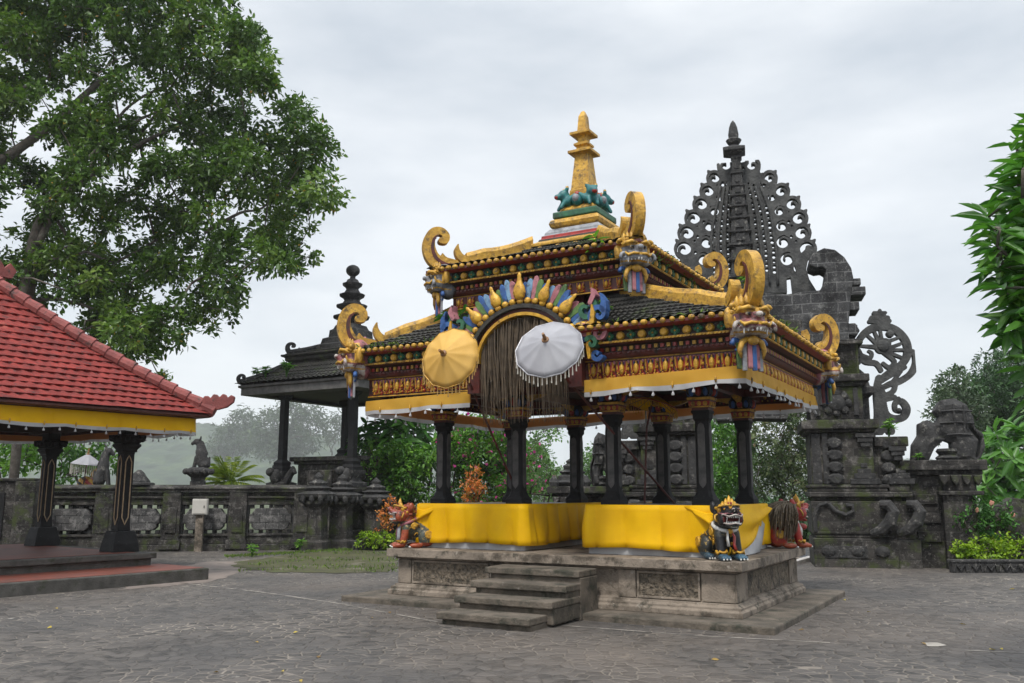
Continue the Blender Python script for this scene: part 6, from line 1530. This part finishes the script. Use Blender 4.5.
# trees behind the court
MIDG = leaf_mat('fresh_green_leaf', [(.025,.085,.01),(.065,.18,.02),(.125,.28,.03),(.2,.37,.05)], .5, .35)
DKG = leaf_mat('dark_green_leaf', [(.014,.04,.012),(.03,.08,.02),(.055,.13,.03)], .5, .2)
OLIV = leaf_mat('olive_flowering_leaf', [(.03,.06,.018),(.06,.1,.03),(.11,.14,.05),(.24,.18,.1)], .6, .2)
PALE = leaf_mat('pale_green_leaf', [(.05,.11,.03),(.1,.2,.05),(.17,.3,.08)], .5, .35)
HAZL = leaf_mat('far_green_leaf', [(.03,.055,.025),(.055,.09,.04),(.08,.12,.05)], .6, .2)
HEDG = leaf_mat('hedge_leaf', [(.09,.18,.008),(.21,.35,.014),(.36,.5,.03)], .5, .3)
CROT = leaf_mat('copper_leaf', [(.2,.22,.02),(.5,.17,.03),(.65,.2,.05),(.7,.36,.1)], .5, .3)
MAGE = leaf_mat('magenta_bract', [(.55,.03,.25),(.75,.06,.38),(.8,.2,.45)], .5, .4)
def bt_(name, label, poly, n, Y, dY, rr, per, Ll, Lw, mat, seed, basepx, group=None, bark=BARKD, mind=0, avoid=(), extra=None, r_max=.2, flat=.8, cat='tree', r_tip=.012):
    c = pix_clumps(poly, n, Y, dY, rr[0], rr[1], avoid, seed, 4, mind); b = at(basepx, 492, Y); b.z = -.02*max(0, b.y-34)**.8-.02
    return tree(name, label, b, c, per, Ll, Lw, mat, bark, group, r_max, None, flat, cat, .12, r_tip, extra)
G_ = 'trees behind the court'
bt_('green_tree', 'fresh bright green tree seen between the right bench columns', [(700,425),(715,402),(740,395),(752,405),(757,440),(760,510),(700,515)], 90, 36, 2, (.4,.8), 420, .13, .065, MIDG, 21, 735, G_)
bt_('flowering_tree', 'dull olive tree with brownish blossom left of the gate tower', [(748,420),(770,395),(800,390),(850,392),(850,500),(820,512),(758,512),(752,470)], 130, 34, 1.5, (.4,.8), 420, .13, .06, OLIV, 22, 800, G_)
bt_('dark_shrub', 'dark green undergrowth at the foot of the olive tree beyond the gate opening', [(700,505),(850,500),(850,566),(790,562),(700,540)], 90, 31, 1.5, (.4,.8), 300, .18, .08, DKG, 23, 770, None, cat='bush')
bt_('slender_tree', 'airy pale green tree behind the bougainvillea with sky showing through', [(524,432),(540,418),(560,410),(566,430),(560,450),(556,490),(528,492)], 40, 38, 1.5, (.3,.6), 110, .17, .07, PALE, 24, 541, G_, avoid=[(552,450,5)])
bt_('green_tree', 'soft green tree far behind the small stone pinnacle and the left gate tower', [(515,452),(535,436),(552,458),(575,462),(596,440),(612,450),(612,505),(515,505)], 70, 46, 2, (.5,1.0), 300, .16, .08, PALE, 61, 580, G_)
bt_('dense_tree', 'dense dark tree behind the gate wing at the right', [(930,395),(945,372),(958,362),(968,378),(980,352),(1010,345),(1060,340),(1060,440),(985,445),(940,430)], 120, 42, 2.5, (.5,1.0), 380, .17, .08, DKG, 25, 990, G_)
bt_('rounded_tree', 'grey green tree with tapering top left of the dense tree', [(935,400),(948,368),(958,358),(966,385),(985,400),(990,440),(928,440)], 60, 37, 1.5, (.4,.8), 220, .2, .08, HAZL, 26, 958, G_)
bt_('green_tree', 'leafy tree behind the wall under the red tiled roof, left of the thick column', [(-30,440),(20,430),(45,440),(40,468),(-20,474)], 30, 31, 1.5, (.4,.8), 160, .2, .09, MIDG, 27, 10, G_)
bt_('green_tree', 'leafy tree behind the small white parasol under the red tiled roof', [(50,440),(90,432),(118,440),(116,468),(90,480),(58,482)], 30, 31, 1.2, (.35,.7), 170, .18, .09, MIDG, 28, 85, G_)

bt_('green_bush', 'dense green bush behind the orange lion and the squat carved post', [(352,448),(376,440),(436,445),(440,512),(380,520),(354,490)], 90, 28.5, 1.0, (.3,.55), 620, .11, .055, MIDG, 31, 410, 'garden bushes', cat='bush')
bt_('bougainvillea', 'bougainvillea bush with magenta flowers seen between the left bench columns', [(440,425),(470,412),(515,415),(530,440),(535,505),(440,512)], 130, 29.0, 1.2, (.3,.55), 620, .11, .055, MIDG, 32, 488, None, extra=[('flower', MAGE, .03, .13, .11)], cat='bush')
bt_('bougainvillea', 'sparse bougainvillea spray with pink flowers left of the small stone pinnacle', [(520,455),(545,440),(562,470),(560,502),(520,506)], 28, 27.5, .8, (.25,.45), 190, .14, .06, PALE, 33, 540, None, extra=[('flower', MAGE, .04, .12, .1)], cat='bush')
bt_('copper_shrub', 'cone shaped orange red shrub behind the left bench', [(474,461),(480,470),(486,484),(489,505),(460,505),(463,486),(468,470)], 40, 26.2, .3, (.12,.22), 900, .075, .035, CROT, 34, 474, None, cat='shrub')
bt_('copper_shrub', 'small yellow and copper shrub between the orange lion and the carved post', [(376,505),(388,495),(398,505),(398,530),(376,532)], 24, 25.6, .3, (.14,.24), 600, .08, .04, CROT, 35, 387, None, cat='shrub')
bt_('clipped_hedge', 'clipped yellow green hedge beside the plinth left of the orange lion', [(355,536),(362,532.5),(400,532.5),(405,536),(405,548),(355,548)], 40, 25.4, .35, (.12,.2), 1500, .07, .04, HEDG, 36, 380, None, cat='hedge')
bt_('clipped_hedge', 'clipped bright yellow green hedge in the planter by the gate at the right edge', [(956,540),(975,537),(1100,540),(1100,566),(956,565)], 130, 18.9, .35, (.14,.22), 1500, .07, .04, HEDG, 37, 1000, None, cat='hedge')
ROSE = leaf_mat('rose_leaf', [(.018,.07,.012),(.05,.16,.02),(.1,.25,.035)], .4, .3); PEACH = leaf_mat('peach_petal', [(.65,.35,.25),(.8,.5,.38)], .6, .4)
rb = bt_('rose_bush', 'dark green rose bush with a few peach flowers above the hedge at the gate', [(952,512),(965,504),(985,498),(1008,505),(1018,520),(1018,545),(965,548)], 90, 19.3, .4, (.12,.26), 900, .085, .045, ROSE, 38, 985, None, cat='bush')
for px_, py_ in ((977,510),(991,503),(993,542),(1012,515)):
    p = at(px_, py_, 18.9)-rb.location; m = MB()
    for k in range(9): a = k*2.4; m.ball((p.x+.03*math.cos(a)*(k/9+.3),p.y-.02,p.z+.03*math.sin(a)*(k/9+.3)),(.03,.015,.028),0,7,5)
    m.build('rose_flower', PEACH, rb, smooth=True)
# feathery far trees in the haze
for q, (poly, bx, Y, lab) in enumerate((([(205,448),(215,430),(232,412),(250,404),(262,425),(255,455),(215,462)], 232, 620, 'hazy feathery tree far beyond the wall right of the red roof tip'), ([(248,440),(262,412),(285,398),(318,402),(325,430),(310,458),(262,462)], 288, 560, 'hazy feathery tree far behind the black shrine columns'), ([(322,425),(335,408),(352,420),(348,440),(326,446)], 338, 590, 'small hazy tree far behind the right column of the black shrine'))):
    bt_('hazy_tree', lab, poly, 80, Y, 10, (3.8,7.2), 3.0, 2.8, .9, HAZL, 50+q, bx, 'hazy trees beyond the wall', mind=6, flat=.3, r_tip=.22, r_max=1.4)
# spiky palm behind the wall
def palm(px, py, Y, n, L, label, name='palm_plant', mat=None, ground=None):
    b = at(px, py, Y); t = thing(name, label, 'palm', b, 0); P = []; D = []; Nn = []; m = MB()
    for k in range(n):
        a = rng.uniform(0, 6.28); e = rng.uniform(.3,1.25); pts = []
        for j in range(9):
            s = j/8; r_ = L*s*math.cos(e)*(1+.1*s); z = L*s*math.sin(e)-.45*L*s*s*math.cos(e); pts.append(Vector((math.cos(a)*r_, math.sin(a)*r_, z)))
        m.tube(pts, [.012*(1-.8*j/8) for j in range(9)], 4)
        for j in range(2, 9):
            for u in (.0,.5):
                if j+u > 8: continue
                p = pts[j].lerp(pts[min(8,j+1)], u); d = (pts[min(8,j+1)]-pts[j-1]).normalized(); side = d.cross(Vector((0,0,1))).normalized()
                for s in (-1,1): P.append(p); D.append(d*.8+side*s+Vector((0,0,-.25))); Nn.append(Vector((0,0,1))+side*s*.3)
    k = len(P); leaves_mesh('frond', np.array(P), np.array(D), np.array(Nn), np.full(k,.3*L), np.full(k,.04*L), .5+.25*rng.normal(size=k), mat or MIDG, t, .2); m.build('stem', mat or MIDG, t, fix=False); return t
palm(230, 484, 29, 22, 1.05, 'yellow green palm fronds showing above the wall right of the lotus statue', mat=leaf_mat('yellow_palm_leaf', [(.12,.2,.02),(.24,.34,.03),(.4,.45,.05)], .5, .35))
# seedlings on roofs and ledges
SEED = leaf_mat('seedling_leaf', [(.06,.16,.02),(.12,.28,.03),(.2,.38,.05)], .5, .35)
def seedling(p, h, n, L, label, lean=(0,0), mat=None, name='seedling'):
    t = thing(name, label, 'plant', p, 0, 'plants growing on the masonry'); P = []; D = []; m = MB()
    for k in range(n):
        a = rng.uniform(0,6.28); top = Vector((math.cos(a)*h*.45*rng.random()+lean[0]*h, math.sin(a)*h*.45*rng.random()+lean[1]*h, h*rng.uniform(.5,1.1))); m.tube([(0,0,-.03), top*.5+Vector((0,0,.04)), top], [.01,.008,.004], 4)
        for j in range(7): b = 2*math.pi*j/7+rng.random(); P.append(top*rng.uniform(.75,1)); D.append((math.cos(b), math.sin(b), rng.uniform(-.2,.6)))
    P, D = np.array(P), np.array(D); k = len(P); leaves_mesh('foliage', P, D, np.tile([0,0,1.],(k,1))+.3*rng.normal(size=(k,3)), L*(1+.25*rng.normal(size=k)).clip(.5,1.5), .33*L*np.ones(k), .5+.2*rng.normal(size=k), mat or SEED, t, .2); m.build('stem', SEED, t, fix=False); return t
seedling(PW(.92,-1.72,4.72), .5, 8, .17, 'bright green seedling growing on the upper roof edge left of the front mask')
seedling(PW(-1.35,-2.1,3.95), .42, 3, .2, 'small dark leaved plant sprouting beside the arch above the yellow parasol', mat=FRD)
seedling(PW(.98,-1.95,3.9), .3, 4, .1, 'tuft of weeds beside the blue scroll ornament of the arch')
seedling(PW(2.0,1.75,4.85), .5, 6, .14, 'green weed on the far upper roof corner against the stone fan')
seedling(PW(1.7,-1.3,4.05), .22, 3, .1, 'tiny weed on the lower roof beside the right hip ridge')
p = GO+gx*1.75+gy*.4; seedling((p.x,p.y,2.83), .42, 9, .13, 'bushy fern growing on the gate ledge under the pierced scroll')
p = GO+gx*2.3+gy*.3; seedling((p.x,p.y,2.3), .16, 5, .1, 'low weeds on the wing wall ledge left of the stone beast')
for (u, v, z, h, n, lab) in ((-1.6,-2.2,5.25,.35,9,'tufted weeds on the front roof slope of the black shrine'), (-.6,-2.3,5.2,.45,14,'thick trailing weeds on the black shrine roof near the gold scroll'), (-2.2,-2.0,5.3,.3,6,'sparse weeds at the left end of the black shrine roof')):
    q = BO+ux*u+uy*v; seedling((q.x,q.y,z), h, n, .16, lab, mat=FRANG)
for px_, py_, lab in ((300,551,'weed tuft at the foot of the wall end pier'),(252,557,'small weed tuft at the wall foot between pier and moss'),(316,549,'leafy weed at the wall corner by the stone post')):
    x, y = g0(px_, py_); seedling((x,y,0), .3, 8, .12, lab, name='weed')
# moss tufts along the tile edges of the big roof
m = MB()
GR = leaf_mat('moss_blade', [(.05,.1,.015),(.1,.17,.02),(.17,.24,.04)], .7, .2)
P = []; D = []
for (a, b, n) in (((-Ae,-Be,zt1+.02),(G0,-Be,zt1+.02),260),((Ae,-Be,zt1+.02),(Ae,Be,zt1+.02),420),((G1,-Be,zt1+.02),(Ae,-Be,zt1+.02),120),((UC+e2a,-e2b,zt2),(UC+e2a,e2b,zt2),160)):
    a, b = Vector(a), Vector(b)
    for k in range(n):
        t_ = rng.random(); 
        if noise.noise((t_*7+a.x, a.y, 3)) < -.05: continue
        p = a.lerp(b, t_)+Vector((0,0,rng.uniform(-.02,.05)))+((Vector((0,0,0))-a.lerp(b,t_))*.03*rng.random()); p = PW(p.x, p.y, p.z); P.append(tuple(p)); D.append((rng.normal()*.6, rng.normal()*.6, rng.uniform(.2,1)))
P, D = np.array(P), np.array(D); k = len(P)
o = leaves_mesh('moss', P, D, unit(k), .06+.04*rng.random(k), .02+.015*rng.random(k), .5+.25*rng.normal(size=k), GR, None, .3); tag(o, kind='stuff')
# leaf litter and short weeds on the mossy ground
P = []; D = []
for k in range(1300):
    x = rng.uniform(238, 398); y = rng.uniform(549.5, 573); q = g0(x, y)
    if noise.noise((q[0]*.9, q[1]*.9, 2)) > -.02 and y > 552+max(0, 300-x)*.06: P.append((q[0], q[1], .005)); D.append((rng.normal()*.5, rng.normal()*.5, 1))
for k in range(900):
    px_ = rng.uniform(225, 352); q = g0(px_, 556.5-(px_-225)*.056+abs(rng.normal())*.8); P.append((q[0], q[1], 0)); D.append((rng.normal()*.5, rng.normal()*.5, 1))
P, D = np.array(P), np.array(D); k = len(P)
o = leaves_mesh('grass', P, D, unit(k), .04+.05*rng.random(k), .012+.012*rng.random(k), .5+.25*rng.normal(size=k), GR, None, .3); tag(o, kind='stuff')

# fallen leaves on the paving
P = []; D = []
for k in range(26):
    q = g0(rng.uniform(0,1024), 575+108*rng.random()**1.4); P.append((q[0], q[1], .012)); D.append((rng.normal(), rng.normal(), .12))
P, D = np.array(P), np.array(D); k = len(P)
o = leaves_mesh('fallen_leaves', P, D, np.tile([0,0,1.],(k,1))+.25*rng.normal(size=(k,3)), .05+.05*rng.random(k), .025+.02*rng.random(k), rng.random(k), leaf_mat('dry_leaf', [(.12,.07,.03),(.3,.2,.05),(.45,.36,.06)], .7, .1), None, .2); tag(o, kind='stuff')
# ------------------------------------------------------------------ haze
m = MB(); m.b2((-1650,-14,-30),(1650,1660,150)); hz = m.build('haze', [])
vm = bpy.data.materials.new('pale_haze'); vm.use_nodes = True; t = vm.node_tree; t.nodes.clear(); vo = t.nodes.new('ShaderNodeOutputMaterial'); pv_ = t.nodes.new('ShaderNodeVolumePrincipled')
pv_.inputs['Color'].default_value = (.97,.985,1,1); pv_.inputs['Density'].default_value = 0.0004; pv_.inputs['Anisotropy'].default_value = .2; t.links.new(pv_.outputs[0], vo.inputs['Volume'])
hz.data.materials.append(vm); tag(hz, kind='stuff')
sc.cycles.volume_max_steps = 64
